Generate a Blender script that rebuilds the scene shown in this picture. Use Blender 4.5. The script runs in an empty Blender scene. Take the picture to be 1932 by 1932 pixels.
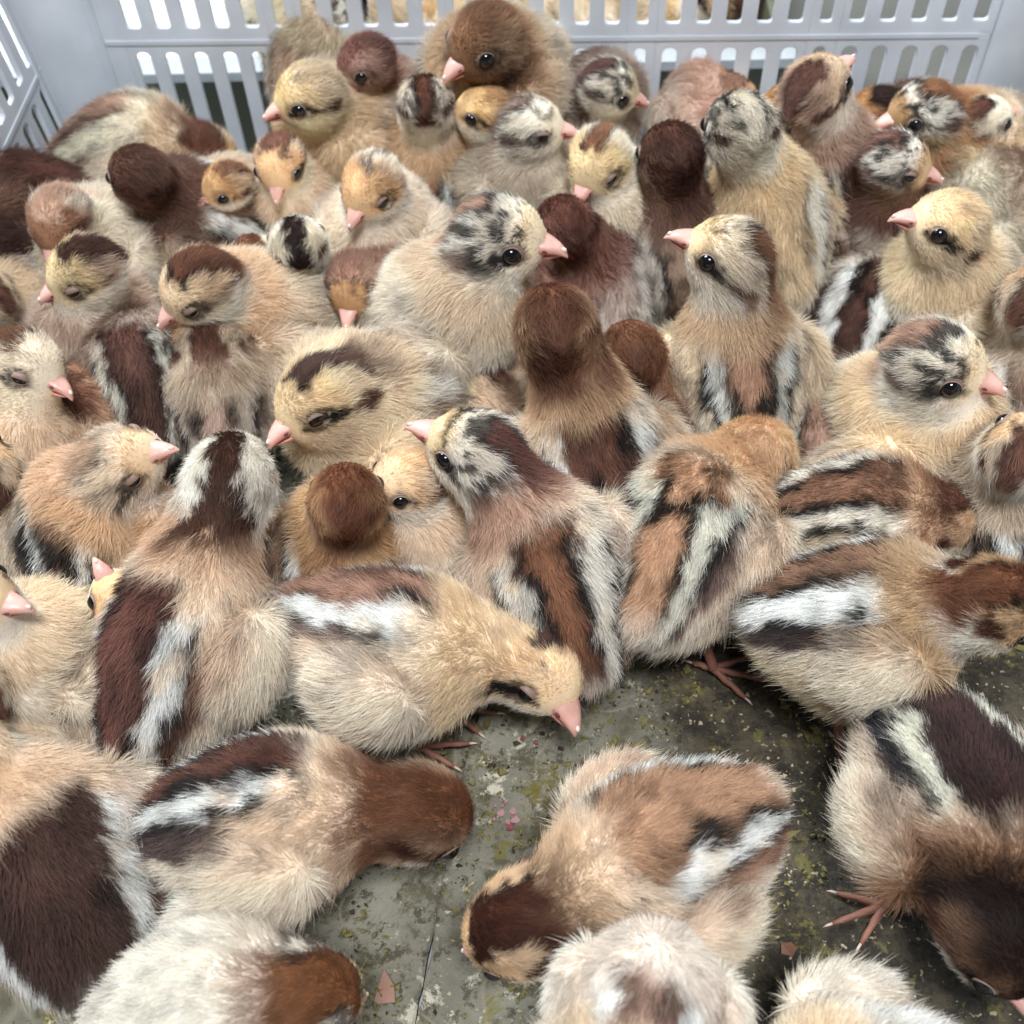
import bpy, bmesh, math, random
import numpy as np
from mathutils import Vector, Matrix

# ------------------------------------------------------------------ camera, world, lights, exposure
SC = bpy.context.scene
COL = SC.collection
U = 0.01                                   # everything below is worked out in centimetres
CAM_POS = np.array([0.0, 0.0, 38.0])
CAM_PITCH, CAM_ROLL, CAM_YAW = math.radians(55.0), math.radians(-2.6), 0.0
FPX = 2091.0                               # focal length for a 1932 px wide frame
cam_data = bpy.data.cameras.new('camera')
cam = bpy.data.objects.new('camera', cam_data)
COL.objects.link(cam)
cam_data.sensor_width = 36.0
cam_data.lens = 36.0 * FPX / 1932.0
cam_data.clip_start = 0.01
cam_data.clip_end = 50.0
ROT = (Matrix.Rotation(CAM_YAW, 3, 'Z') @ Matrix.Rotation(math.radians(90) - CAM_PITCH, 3, 'X')
       @ Matrix.Rotation(CAM_ROLL, 3, 'Z'))
cam.matrix_world = Matrix.Translation(Vector(CAM_POS * U)) @ ROT.to_4x4()
cam_data.dof.use_dof = True
cam_data.dof.focus_distance = 0.37
cam_data.dof.aperture_fstop = 12.0
SC.camera = cam
R = np.array(ROT)

world = bpy.data.worlds.new('World')
SC.world = world
world.use_nodes = True
world.node_tree.nodes['Background'].inputs[0].default_value = (0.80, 0.88, 1.0, 1)
world.node_tree.nodes['Background'].inputs[1].default_value = 0.10


def area(name, loc, target, sx, sy, power, col):
    d = bpy.data.lights.new(name, 'AREA')
    d.shape = 'RECTANGLE'
    d.size, d.size_y = sx, sy
    d.energy = power
    d.color = col
    o = bpy.data.objects.new(name, d)
    COL.objects.link(o)
    o.location = loc
    o.rotation_euler = (Vector(target) - Vector(loc)).to_track_quat('-Z', 'Y').to_euler()


area('window_light', (-0.65, 1.15, 1.4), (0.0, 0.30, 0.0), 0.7, 0.5, 40.0, (0.90, 0.96, 1.0))
area('ceiling_light', (0.1, -0.30, 1.8), (0.0, 0.45, 0.05), 0.5, 0.35, 34.0, (0.98, 0.98, 1.0))
SC.view_settings.view_transform = 'Standard'
SC.view_settings.look = 'None'
SC.view_settings.exposure = 0.0
SC.view_settings.gamma = 1.0
SC.cycles.use_denoising = True
SC.cycles.max_bounces = 8
SC.cycles.diffuse_bounces = 4
SC.cycles.transmission_bounces = 4
SC.cycles_curves.shape = 'RIBBONS'
SC.cycles_curves.subdivisions = 2


# ------------------------------------------------------------------ helpers
def lin(r, g, b):
    f = lambda c: (c / 255 / 12.92) if c / 255 <= 0.04045 else ((c / 255 + 0.055) / 1.055) ** 2.4
    return np.array([f(r), f(g), f(b)])


def ray(px, py):
    v = R @ np.array([(px - 966.0) / FPX, -(py - 966.0) / FPX, -1.0])
    return v / np.linalg.norm(v)


def at(px, py, z):
    d = ray(px, py)
    return CAM_POS + d * ((z - CAM_POS[2]) / d[2])


def imgdir(a, c):
    """direction from its angle in the picture (0 right, 90 up) and its part towards the viewer"""
    a = math.radians(a)
    s = math.sqrt(max(0.0, 1 - c * c))
    v = R @ np.array([math.cos(a) * s, math.sin(a) * s, c])
    return v / np.linalg.norm(v)


def hash3(i, j, k, seed):
    h = (i * 374761393 + j * 668265263 + k * 2147483647 + seed * 974711) & 0xFFFFFFFF
    h = ((h ^ (h >> 13)) * 1274126177) & 0xFFFFFFFF
    return ((h ^ (h >> 16)) & 0xFFFF) / 32767.5 - 1.0


def noise(p, scale, seed=0):
    q = p * scale + 100.0
    i = np.floor(q).astype(np.int64)
    f = q - i
    f = f * f * (3 - 2 * f)
    r = 0
    for a in (0, 1):
        wa = f[:, 0] if a else 1 - f[:, 0]
        for b in (0, 1):
            wb = f[:, 1] if b else 1 - f[:, 1]
            for c in (0, 1):
                wc = f[:, 2] if c else 1 - f[:, 2]
                r = r + wa * wb * wc * hash3(i[:, 0] + a, i[:, 1] + b, i[:, 2] + c, seed)
    return r


def sst(a, b, x):
    t = np.clip((x - a) / (b - a), 0, 1)
    return t * t * (3 - 2 * t)


def mixc(c, d, m):
    return c * (1 - m[:, None]) + d * m[:, None]


def nrm(v):
    return v / (np.linalg.norm(v, axis=-1, keepdims=True) + 1e-9)


def frame(fwd, up=(0, 0, 1), roll=0.0):
    f = np.array(fwd, float)
    f /= np.linalg.norm(f)
    u = np.array(up, float)
    l = np.cross(u, f)
    l /= np.linalg.norm(l)
    u = np.cross(f, l)
    if roll:
        c, s = math.cos(roll), math.sin(roll)
        l, u = l * c + u * s, u * c - l * s
    return np.stack([f, l, u], 1)          # columns: forward, left, up


def mesh_obj(name, verts, faces, mat, parent=None, smooth=True, origin=None, cols=None):
    me = bpy.data.meshes.new(name)
    v = np.asarray(verts, float)
    if origin is not None:
        v = v - np.asarray(origin)
    me.from_pydata((v * U).tolist(), [], [list(map(int, f)) for f in faces] if not isinstance(faces, np.ndarray) else faces.tolist())
    if smooth:
        me.polygons.foreach_set('use_smooth', [True] * len(me.polygons))
    if cols is not None:
        a = me.attributes.new('col', 'FLOAT_COLOR', 'POINT')
        cc = np.ones((len(v), 4), np.float32)
        cc[:, :3] = cols
        a.data.foreach_set('color', cc.ravel())
    me.materials.append(mat)
    me.update()
    o = bpy.data.objects.new(name, me)
    COL.objects.link(o)
    if parent is not None:
        o.parent = parent
    return o


def tag(o, label=None, cat=None, group=None, kind=None):
    for k, v in (('label', label), ('category', cat), ('group', group), ('kind', kind)):
        if v:
            o[k] = v
    return o


def tube(pts, rad, n=8, cap=True):
    pts = np.array(pts, float)
    vs, fs = [], []
    prev = None
    for i, p in enumerate(pts):
        t = pts[min(i + 1, len(pts) - 1)] - pts[max(i - 1, 0)]
        t = t / (np.linalg.norm(t) + 1e-9)
        a = np.array([0, 0, 1.0]) if abs(t[2]) < 0.9 else np.array([1.0, 0, 0])
        if prev is not None:
            a = prev
        b = np.cross(t, a)
        b /= np.linalg.norm(b) + 1e-9
        a = np.cross(b, t)
        prev = a
        for k in range(n):
            th = 2 * math.pi * k / n
            vs.append(p + rad[i] * (math.cos(th) * a + math.sin(th) * b))
        if i:
            o = (i - 1) * n
            for k in range(n):
                fs.append((o + k, o + (k + 1) % n, o + n + (k + 1) % n, o + n + k))
    if cap:
        fs.append(tuple(range(n - 1, -1, -1)))
        fs.append(tuple(range(len(vs) - n, len(vs))))
    return vs, fs


def join(parts):
    vs, fs = [], []
    for v, f in parts:
        o = len(vs)
        vs += list(v)
        fs += [tuple(i + o for i in q) for q in f]
    return vs, fs


# ------------------------------------------------------------------ materials
def new_mat(name):
    m = bpy.data.materials.new(name)
    m.use_nodes = True
    nt = m.node_tree
    b = nt.nodes['Principled BSDF']
    return m, nt, b


def M_simple(name, rgb, rough=0.5, spec=0.5, sss=0.0, bump=0.0, bscale=200.0):
    m, nt, b = new_mat(name)
    b.inputs['Base Color'].default_value = (*rgb, 1)
    b.inputs['Roughness'].default_value = rough
    b.inputs['Specular IOR Level'].default_value = spec
    if sss:
        b.inputs['Subsurface Weight'].default_value = sss
        b.inputs['Subsurface Scale'].default_value = 0.002
        b.inputs['Subsurface Radius'].default_value = (1.0, 0.5, 0.3)
    if bump:
        tc = nt.nodes.new('ShaderNodeTexCoord')
        n = nt.nodes.new('ShaderNodeTexNoise')
        n.inputs['Scale'].default_value = bscale
        n.inputs['Detail'].default_value = 5
        bp = nt.nodes.new('ShaderNodeBump')
        bp.inputs['Strength'].default_value = bump
        bp.inputs['Distance'].default_value = 0.0005
        nt.links.new(tc.outputs['Object'], n.inputs['Vector'])
        nt.links.new(n.outputs['Fac'], bp.inputs['Height'])
        nt.links.new(bp.outputs['Normal'], b.inputs['Normal'])
    return m


def M_attr(name, hair):
    m = bpy.data.materials.new(name)
    m.use_nodes = True
    nt = m.node_tree
    nt.nodes.clear()
    out = nt.nodes.new('ShaderNodeOutputMaterial')
    at_ = nt.nodes.new('ShaderNodeAttribute')
    at_.attribute_name = 'col'
    d = nt.nodes.new('ShaderNodeBsdfDiffuse')
    nt.links.new(at_.outputs['Color'], d.inputs['Color'])
    if hair:
        t = nt.nodes.new('ShaderNodeBsdfTranslucent')
        nt.links.new(at_.outputs['Color'], t.inputs['Color'])
        mx = nt.nodes.new('ShaderNodeMixShader')
        mx.inputs[0].default_value = 0.2
        nt.links.new(d.outputs[0], mx.inputs[1])
        nt.links.new(t.outputs[0], mx.inputs[2])
        g = nt.nodes.new('ShaderNodeBsdfHair')
        g.component = 'Reflection'
        g.inputs['Color'].default_value = (1, 1, 1, 1)
        g.inputs['RoughnessU'].default_value = 0.35
        g.inputs['RoughnessV'].default_value = 0.9
        m2 = nt.nodes.new('ShaderNodeMixShader')
        m2.inputs[0].default_value = 0.03
        nt.links.new(mx.outputs[0], m2.inputs[1])
        nt.links.new(g.outputs[0], m2.inputs[2])
        nt.links.new(m2.outputs[0], out.inputs[0])
    else:
        nt.links.new(d.outputs[0], out.inputs[0])
    return m


MAT_DOWN = M_attr('chick_down', True)
MAT_SKIN = M_attr('chick_skin', False)
MAT_EYE = M_simple('eye_gloss', (0.006, 0.005, 0.006), 0.06, 0.6)
MAT_LID = M_simple('eyelid_skin', lin(146, 124, 112), 0.55, 0.4, 0.2)
MAT_BEAK = M_simple('beak_horn', lin(226, 172, 160), 0.36, 0.5, 0.3, 0.25, 900)
_a = MAT_BEAK.node_tree.nodes.new('ShaderNodeAttribute')
_a.attribute_name = 'col'
MAT_BEAK.node_tree.links.new(_a.outputs['Color'], MAT_BEAK.node_tree.nodes['Principled BSDF'].inputs['Base Color'])
MAT_TIP = M_simple('beak_tip_horn', lin(240, 218, 208), 0.35, 0.5, 0.3)
MAT_NOS = M_simple('nostril_dark', lin(110, 62, 58), 0.7)
MAT_LEG = M_simple('leg_skin', lin(150, 104, 88), 0.5, 0.4, 0.25, 0.6, 1500)
MAT_CLAW = M_simple('claw_horn', lin(225, 200, 188), 0.4)
# ------------------------------------------------------------------ the chick builder
def ell(p, c, r, rot=None):
    q = p - c
    if rot is not None:
        q = q @ rot
    r = np.asarray(r, float)
    k0 = np.sqrt(((q / r) ** 2).sum(1)) + 1e-6
    k1 = np.sqrt(((q / (r * r)) ** 2).sum(1)) + 1e-6
    return k0 * (k0 - 1) / k1


def cone(p, a, b, ra, rb):
    ab = b - a
    t = np.clip(((p - a) @ ab) / (ab @ ab + 1e-9), 0, 1)
    return np.linalg.norm(p - a - t[:, None] * ab, axis=1) - (ra + (rb - ra) * t)


def smin(a, b, k):
    h = np.clip(0.5 + 0.5 * (b - a) / k, 0, 1)
    return b + (a - b) * h - k * h * (1 - h)


def rotx(a):
    c, s = math.cos(a), math.sin(a)
    return np.array([[1, 0, 0], [0, c, -s], [0, s, c]])


def roty(a):
    c, s = math.cos(a), math.sin(a)
    return np.array([[c, 0, s], [0, 1, 0], [-s, 0, c]])


WROT = {1: roty(math.radians(12)) @ rotx(math.radians(-12)), -1: roty(math.radians(12)) @ rotx(math.radians(12))}
WC = {1: np.array([0.45, 2.22, -0.15]), -1: np.array([0.45, -2.22, -0.15])}
WR = (1.6, 0.88, 1.3)


def surface_nets(F, o, h):
    ins = F < 0
    nx, ny, nz = F.shape
    cnt = np.zeros((nx - 1, ny - 1, nz - 1))
    acc = np.zeros((nx - 1, ny - 1, nz - 1, 3))
    I = np.stack(np.meshgrid(range(nx - 1), range(ny - 1), range(nz - 1), indexing='ij'), -1).astype(float)
    for ax in range(3):
        for a in (0, 1):
            for b in (0, 1):
                off0 = [0, 0, 0]
                o1, o2 = [i for i in range(3) if i != ax]
                off0[o1], off0[o2] = a, b
                off1 = list(off0)
                off1[ax] = 1
                s0 = F[off0[0]:off0[0] + nx - 1, off0[1]:off0[1] + ny - 1, off0[2]:off0[2] + nz - 1]
                s1 = F[off1[0]:off1[0] + nx - 1, off1[1]:off1[1] + ny - 1, off1[2]:off1[2] + nz - 1]
                m = (s0 < 0) != (s1 < 0)
                t = np.where(m, s0 / np.where(m, s0 - s1, 1), 0)
                pos = I + np.array(off0)
                pos[..., ax] += t
                acc += np.where(m[..., None], pos, 0)
                cnt += m
    act = cnt > 0
    idx = -np.ones(act.shape, int)
    idx[act] = np.arange(act.sum())
    V = o + h * (acc[act] / cnt[act][:, None])
    quads = []
    for ax in range(3):
        sl0 = [slice(None)] * 3
        sl1 = [slice(None)] * 3
        sl0[ax], sl1[ax] = slice(0, -1), slice(1, None)
        c = ins[tuple(sl0)] != ins[tuple(sl1)]
        e = np.argwhere(c)
        o1, o2 = (ax + 1) % 3, (ax + 2) % 3
        e = e[(e[:, o1] > 0) & (e[:, o2] > 0) & (e[:, o1] < F.shape[o1] - 1) & (e[:, o2] < F.shape[o2] - 1)]
        flip = ins[e[:, 0], e[:, 1], e[:, 2]]
        cs = []
        for d1, d2 in ((1, 1), (0, 1), (0, 0), (1, 0)):
            q = e.copy()
            q[:, o1] -= d1
            q[:, o2] -= d2
            cs.append(idx[q[:, 0], q[:, 1], q[:, 2]])
        q = np.stack(cs, 1)
        q[~flip] = q[~flip][:, ::-1]
        quads.append(q)
    return V, np.concatenate(quads)


BUFF, CREAM, WHITE = lin(232, 204, 172), lin(243, 234, 217), lin(246, 248, 242)
CHEST, DARK, BLACK = lin(122, 84, 68), lin(84, 58, 50), lin(30, 26, 27)
TAN, RUST, OCHRE, GREY = lin(192, 152, 116), lin(186, 142, 118), lin(224, 186, 140), lin(182, 168, 152)
PINK = lin(206, 178, 158)

BASE = dict(base=BUFF, belly=CREAM, dors=CHEST, w1=0.95, edge=0.9, stripe=WHITE, sw=0.8, flank=CHEST, fw=0.7,
            neck=BUFF, crown=CHEST, crw=0.42, cfront=0.25, face=OCHRE, cheek=CREAM, eyest=1.0, spk=0.0,
            wing=lin(243, 227, 202), strip=1.0, dc=1.0, jag=1.0, ring=0.8, mot=1.0, hneck=None, fade=1.0, nape=0.6, cedge=0.7, rump=CREAM)


def preset(**k):
    d = dict(BASE)
    d.update(k)
    return d


PRE = {
    'buff': preset(),
    'pale': preset(strip=0.5, base=CREAM, wing=CREAM, dors=PINK, neck=lin(236, 212, 180), edge=0.3, flank=PINK),
    'cream': preset(strip=0.0, base=lin(238, 216, 184), neck=lin(234, 208, 172), wing=lin(243, 227, 202)),
    'speck': preset(strip=0.0, spk=1.0, crown=RUST, crw=0.35, face=lin(228, 202, 160), cheek=CREAM, base=CREAM,
                    neck=lin(228, 200, 164), cfront=0.0, nape=0.2, eyest=0.8),
    'specks': preset(spk=0.9, crown=CHEST, crw=0.4, face=lin(222, 192, 142), cheek=CREAM, cfront=0.1, eyest=0.9),
    'brown': preset(crown=CHEST, crw=2.0, cfront=2.0, face=lin(150, 110, 80), neck=lin(200, 160, 122), eyest=0.6,
                    cheek=lin(176, 140, 112), nape=1.0),
    'dark': preset(base=lin(150, 118, 98), dors=DARK, flank=DARK, wing=lin(140, 108, 92), crown=DARK, neck=lin(140, 108, 90),
                   belly=GREY, crw=2.0, cfront=2.0, face=lin(120, 86, 66), cheek=lin(150, 124, 104), rump=GREY),
    'grey': preset(base=lin(196, 180, 158), neck=lin(196, 176, 150), wing=lin(200, 184, 160), dors=lin(140, 112, 96),
                   flank=lin(120, 104, 94), belly=lin(214, 204, 186), rump=lin(200, 190, 172)),
}


def paint(P, xb, xh, seed):
    n1 = noise(xb, 0.9, seed)
    n2 = noise(xb, 2.6, seed + 1)
    n3 = noise(xb, 8.0, seed + 2)
    x = xb[:, 0]
    s = np.abs(np.arctan2(xb[:, 1], xb[:, 2] + 0.5)) * 2.35 + 0.30 * n1 + 0.22 * n2 + 0.14 * n3
    j = 0.25 * n2 + 0.15 * n3
    w1, w2 = P['w1'], P['w1'] + P['sw']
    w3 = w2 + P['fw']
    c = np.repeat(P['base'][None, :], len(x), 0)
    c = mixc(c, CREAM, np.clip(0.28 + 0.5 * noise(xb, 0.7, seed + 40) + 0.4 * (1 - sst(-2.5, -0.8, x)), 0, 0.8) * P['fade'])
    c = mixc(c, P['belly'], sst(2.7, 4.0, s) * 0.9)
    k = P['strip']
    taper = sst(-3.6, -2.6, x)
    fl = sst(w2, w2 + 0.12, s) * (1 - sst(w3 - 0.1, w3 + 0.15, s)) * (1 - sst(-0.2, 0.5, x + j)) * taper * k
    c = mixc(c, P['flank'], fl)
    front = 1 - sst(1.5, 2.3, x + j)
    st = sst(w1 - 0.06, w1 + 0.06, s) * (1 - sst(w2 - 0.06, w2 + 0.1, s)) * (1 - sst(0.9, 1.5, x + j)) * k * (1 - 0.75 * sst(0.35, 0.6, noise(xb, 1.7, seed + 50)))
    c = mixc(c, P['stripe'], st * 0.95)
    do = (1 - sst(w1 - 0.08, w1 + 0.08, s)) * front * sst(-3.9, -3.0, x + j)
    dcol = np.repeat(P['dors'][None, :], len(x), 0)
    dcol = mixc(dcol, P['dors'] * min(2.0, 0.62 / P['dors'].max()), np.clip((1 - sst(0.0, 0.8, s / w1)) * (0.30 + 0.5 * n1) + 0.35 * sst(0.1, 0.6, noise(xb, 0.6, seed + 31)), 0, 0.7) * P['dc'])
    c = c * (1 - (do * k)[:, None]) + dcol * (do * k)[:, None]
    eb = np.exp(-((s - (w1 - 0.12)) / 0.19) ** 2) * front * taper
    eb2 = np.exp(-((s - (w2 + 0.05)) / 0.17) ** 2) * (1 - sst(0.8, 1.4, x + j)) * taper
    c = mixc(c, BLACK, np.clip((eb * (0.85 + 1.0 * n1) + eb2 * (0.9 + 0.7 * n2)) * P['edge'] * k, 0, 0.95))
    for sd in (1, -1):
        q = (xb - WC[sd]) @ WROT[sd]
        kk = np.sqrt(((q / np.array([1.8, 1.2, 1.2])) ** 2).sum(1))
        c = mixc(c, P['flank'] * 0.5 + P['neck'] * 0.5, np.exp(-((kk - 1.12) / 0.12) ** 2) * (xb[:, 1] * sd > 0.9) * 0.55 * (1 - sst(0.6, 1.6, -x)))  # wing crease darkened in the down colour, over the brownish marking there
        c = mixc(c, P['wing'], (1 - sst(0.85, 1.05, kk + 0.1 * n2)) * (xb[:, 1] * sd > 1.75))
    c = mixc(c, P['rump'], (1 - sst(-3.6, -2.6, x + 0.4 * n1)) * 0.6)
    c = c * (1 - 0.38 * P['mot'] * sst(0.0, 0.6, noise(xb, 1.9, seed + 60) + 0.5 * n3))[:, None]
    # neck and head
    r = np.linalg.norm(xh, axis=1)
    u = xh / (r[:, None] + 1e-6)
    hx, hz, ay = u[:, 0], u[:, 2], np.abs(u[:, 1])
    m1 = noise(xh, 1.3, seed + 5)
    m2 = noise(xh, 3.6, seed + 6)
    m3 = noise(xh, 9.0, seed + 7)
    nk = 1 - sst(2.5, 3.4, r + 0.3 * m1)
    c = mixc(c, P['neck'], nk)
    back = 1 - sst(-0.1, 0.55, hx)
    c = mixc(c, P['crown'], nk * back * (1 - sst(1.5, 2.9, r + 0.5 * m1)) * (P['crw'] > 1.5) * 0.95)
    h = np.repeat(P['face'][None, :], len(x), 0)
    h = mixc(h, P['neck'] if P['hneck'] is None else P['hneck'], 1 - sst(-0.45, 0.1, hx))
    h = mixc(h, P['cheek'], (1 - sst(-0.35, 0.05, hz + 0.1 * m2)) * 0.85)
    if P['spk']:
        sb = (1 - sst(0.35, 0.75, hx)) * sst(-0.5, 0.0, hz)
        h = mixc(h, CREAM, sb * 0.85 * P['spk'])
        sp = sst(0.08, 0.26, m2 + 0.45 * m3) * (1 - sst(0.72, 0.85, hx)) * sst(-0.45, -0.05, hz)
        h = mixc(h, BLACK, np.clip(sp * 0.9 * P['spk'], 0, 0.95))
    jj = (0.16 * m2 + 0.10 * m3 + 0.08 * m1) * P['jag']
    cr = (1 - sst(P['crw'] - 0.05, P['crw'] + 0.05, ay + jj)) * (1 - sst(P['cfront'] - 0.05, P['cfront'] + 0.08, hx + jj)) * sst(-0.35, 0.0, hz + (1.2 if P['crw'] > 1.5 else 0.5) * (hx < -0.1))
    ce = np.exp(-((ay + jj - P['crw'] + 0.03) / 0.08) ** 2) * (1 - sst(P['cfront'] - 0.05, P['cfront'] + 0.1, hx + jj)) * sst(0.0, 0.3, hz)
    ce = ce + np.exp(-((hx + jj - P['cfront'] + 0.05) / 0.09) ** 2) * (ay < P['crw']) * (hz > 0.2)
    cc_ = np.repeat(P['crown'][None, :], len(x), 0)
    if P['crw'] > 1.5:
        cc_ = mixc(cc_, P['neck'] * 0.6 + P['crown'] * 0.4, sst(0.35, 0.95, ay + 0.3 * m1) * 0.75)
        cc_ = mixc(cc_, P['crown'] * 0.55, sst(0.1, 0.5, m2 + 0.4 * m3) * 0.5)
    h = h * (1 - cr[:, None]) + cc_ * cr[:, None]
    h = mixc(h, BLACK, np.clip(ce * P['cedge'] * (0.8 + 0.8 * m1), 0, 0.95))
    if P['eyest']:
        a = np.array([0.46, 0.86, 0.13])
        b = np.array([-0.60, 0.78, -0.12])
        uu = u.copy()
        uu[:, 1] = ay
        ab = b - a
        t = np.clip(((uu - a) @ ab) / (ab @ ab), 0, 1)
        d = np.linalg.norm(uu - a - t[:, None] * ab, axis=1)
        d2 = np.linalg.norm(uu - np.array([0.80, 0.52, 0.02]), axis=1)
        h = mixc(h, mixc(np.repeat(BLACK[None], len(x), 0), lin(96, 60, 46), sst(0.35, 0.8, t)),
                 np.clip((1 - sst(0.11, 0.19, d - 0.06 * t + 0.06 * m3 + 0.05 * m2)) * P['eyest'], 0, 1))
        h = mixc(h, BLACK, (1 - sst(0.06, 0.12, d2 + 0.05 * m3)) * 0.7 * P['eyest'])
    uu = xh.copy()
    uu[:, 1] = np.abs(uu[:, 1])
    de = uu - np.array([0.58, 0.92, 0.16])
    de = np.sqrt((de[:, 0] / 1.15) ** 2 + de[:, 1] ** 2 + (de[:, 2] / 0.85) ** 2)
    h = mixc(h, BLACK, (1 - sst(0.38, 0.47, de + 0.05 * m3)) * P['ring'])
    h = h * (1 + 0.30 * P['mot'] * m1 + 0.22 * P['mot'] * m2)[:, None]
    hm = 1 - sst(1.45, 2.1, r + 0.2 * m2)
    c = mixc(c, h, hm)
    # dark stripe running down the nape
    np_ = (1 - sst(0.38, 0.55, ay + jj)) * (hx < -0.25) * sst(-0.55, -0.1, hz + 0.2) * (1 - sst(2.0, 3.0, r + 0.3 * m1)) * sst(1.4, 1.6, r)
    c = mixc(c, P['crown'], np_ * P['nape'])
    c = np.clip(c, 0, 1)
    lum = c.mean(1)
    c = c ** (1 - 0.22 * sst(0.10, 0.42, lum))[:, None]
    return c + (c.mean(1)[:, None] - c) * 0.05


def eye_spot(sdf, Hc, Hf, S, s):
    d = nrm(np.array([0.55, s * 0.80, 0.16]))
    a, b = 0.6, 2.2
    for _ in range(14):
        m = (a + b) / 2
        if sdf((Hc + (d * m * S) @ Hf.T)[None])[0] < 0:
            a = m
        else:
            b = m
    return d * a


def build_parts_head(root, O, Hc, Hf, S, eye_mode, spots):
    def w(p):
        return Hc + (np.asarray(p, float) * S) @ Hf.T
    ec0 = np.array([O[0], O[1], 0.0])
    # beak : upper and lower mandible lofted from ring to ring, nostrils, pale tip
    def loft(xs, wd, top, bot, n=12):
        vs, fs = [], []
        for i, x in enumerate(xs):
            for k in range(n):
                th = 2 * math.pi * k / n
                y = wd[i] * math.cos(th)
                s = math.sin(th)
                z = (top[i] + bot[i]) / 2 + (top[i] - bot[i]) / 2 * (abs(s) ** 0.8) * (1 if s > 0 else -1)
                vs.append((x, y, z))
            if i:
                o = (i - 1) * n
                fs += [(o + k, o + (k + 1) % n, o + n + (k + 1) % n, o + n + k) for k in range(n)]
        fs.append(tuple(range(n))[::-1])
        fs.append(tuple(range(len(vs) - n, len(vs))))
        return vs, fs
    up = loft([1.05, 1.3, 1.52, 1.73, 1.89, 1.98, 2.02], [0.44, 0.40, 0.32, 0.23, 0.15, 0.08, 0.02],
              [0.27, 0.23, 0.17, 0.08, -0.04, -0.18, -0.31], [-0.22, -0.20, -0.20, -0.22, -0.26, -0.32, -0.36])
    lo = loft([1.05, 1.3, 1.55, 1.75, 1.87], [0.36, 0.31, 0.22, 0.12, 0.03],
              [-0.23, -0.21, -0.215, -0.24, -0.27], [-0.44, -0.41, -0.37, -0.32, -0.28])
    v, f = join([up, lo])
    vv = np.array(v)
    bc = mixc(np.repeat(lin(214, 150, 138)[None], len(vv), 0), lin(236, 200, 188), np.clip(0.6 * sst(-0.1, 0.22, vv[:, 2]) + 0.5 * sst(1.5, 1.9, vv[:, 0]), 0, 1))
    bc = mixc(bc, lin(150, 96, 88), (1 - sst(1.15, 1.35, vv[:, 0])) * 0.5)
    bc = mixc(bc, lin(188, 140, 120), np.clip(noise(vv + ec0, 5.0, 3), 0, 1) * 0.5)
    bk = mesh_obj('beak', w(v), f, MAT_BEAK, root, True, O, bc)
    v, f = join([tube([(1.36, s * 0.365, 0.04), (1.43, s * 0.34, 0.03), (1.50, s * 0.315, 0.0)], [0.02, 0.05, 0.02], 6) for s in (1, -1)])
    mesh_obj('nostril', w(v), f, MAT_NOS, bk, True, O)
    v, f = tube([(1.86, 0, -0.01), (1.92, 0, -0.07), (1.97, 0, -0.16)], [0.03, 0.07, 0.03], 7)
    mesh_obj('egg_tooth', w(v), f, MAT_TIP, bk, True, O)
    for s in (1, -1):
        ax = nrm(np.array([0.38, s * 0.9, 0.12]))
        ec = spots[s] - ax * 0.10
        a = np.array([1.0, 0, 0]) - ax * ax[0]
        a = nrm(a)
        b = np.cross(ax, a)
        if b[2] < 0:
            b = -b
        vs, fs = [], []
        nr, ns = 6, 14
        er = 0.30 if eye_mode == 'open' else 0.27
        for i in range(nr + 1):
            ph = math.pi * 0.5 * i / nr
            for k in range(ns):
                th = 2 * math.pi * k / ns
                vs.append(ec + er * (ax * (math.cos(ph) * (0.85 if eye_mode == 'open' else 0.6)) + math.sin(ph) * (math.cos(th) * a + 0.9 * math.sin(th) * b)))
            if i:
                o = (i - 1) * ns
                fs += [(o + k, o + ns + k, o + ns + (k + 1) % ns, o + (k + 1) % ns) for k in range(ns)]
        eye = mesh_obj('eye', w(vs), fs, MAT_EYE, root, True, O)
        # eyelid : a rim round the eye; for a dozing chick the two lids nearly meet
        op = {'open': 1.0, 'half': 0.6, 'shut': 0.34}[eye_mode]
        vs, fs = [], []
        rings = 6
        for i in range(rings + 1):
            t = i / rings
            for k in range(ns * 2):
                th = math.pi * k / ns
                ro = 0.35 if eye_mode == 'open' else 0.30
                outer = np.array([math.cos(th) * ro * 1.08, math.sin(th) * ro * 0.95])
                inner = np.array([math.cos(th) * 0.275, math.sin(th) * 0.26 * op - 0.05 * (1 - op)])
                q = outer * (1 - t) + inner * t
                rr = min(1.0, math.hypot(q[0], q[1] / 0.9) / er)
                lift = (0.85 if eye_mode == 'open' else 0.6) * er * math.sqrt(max(0.0, 1 - rr * rr)) + 0.022 + 0.02 * math.sin(math.pi * t)
                if i == 0:
                    lift -= 0.06
                vs.append(ec + a * q[0] + b * q[1] + ax * lift)
            if i:
                o = (i - 1) * ns * 2
                m = ns * 2
                fs += [(o + k, o + (k + 1) % m, o + m + (k + 1) % m, o + m + k) for k in range(m)]
        mesh_obj('eyelid', w(vs), fs, MAT_LID, eye, True, O)


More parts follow.
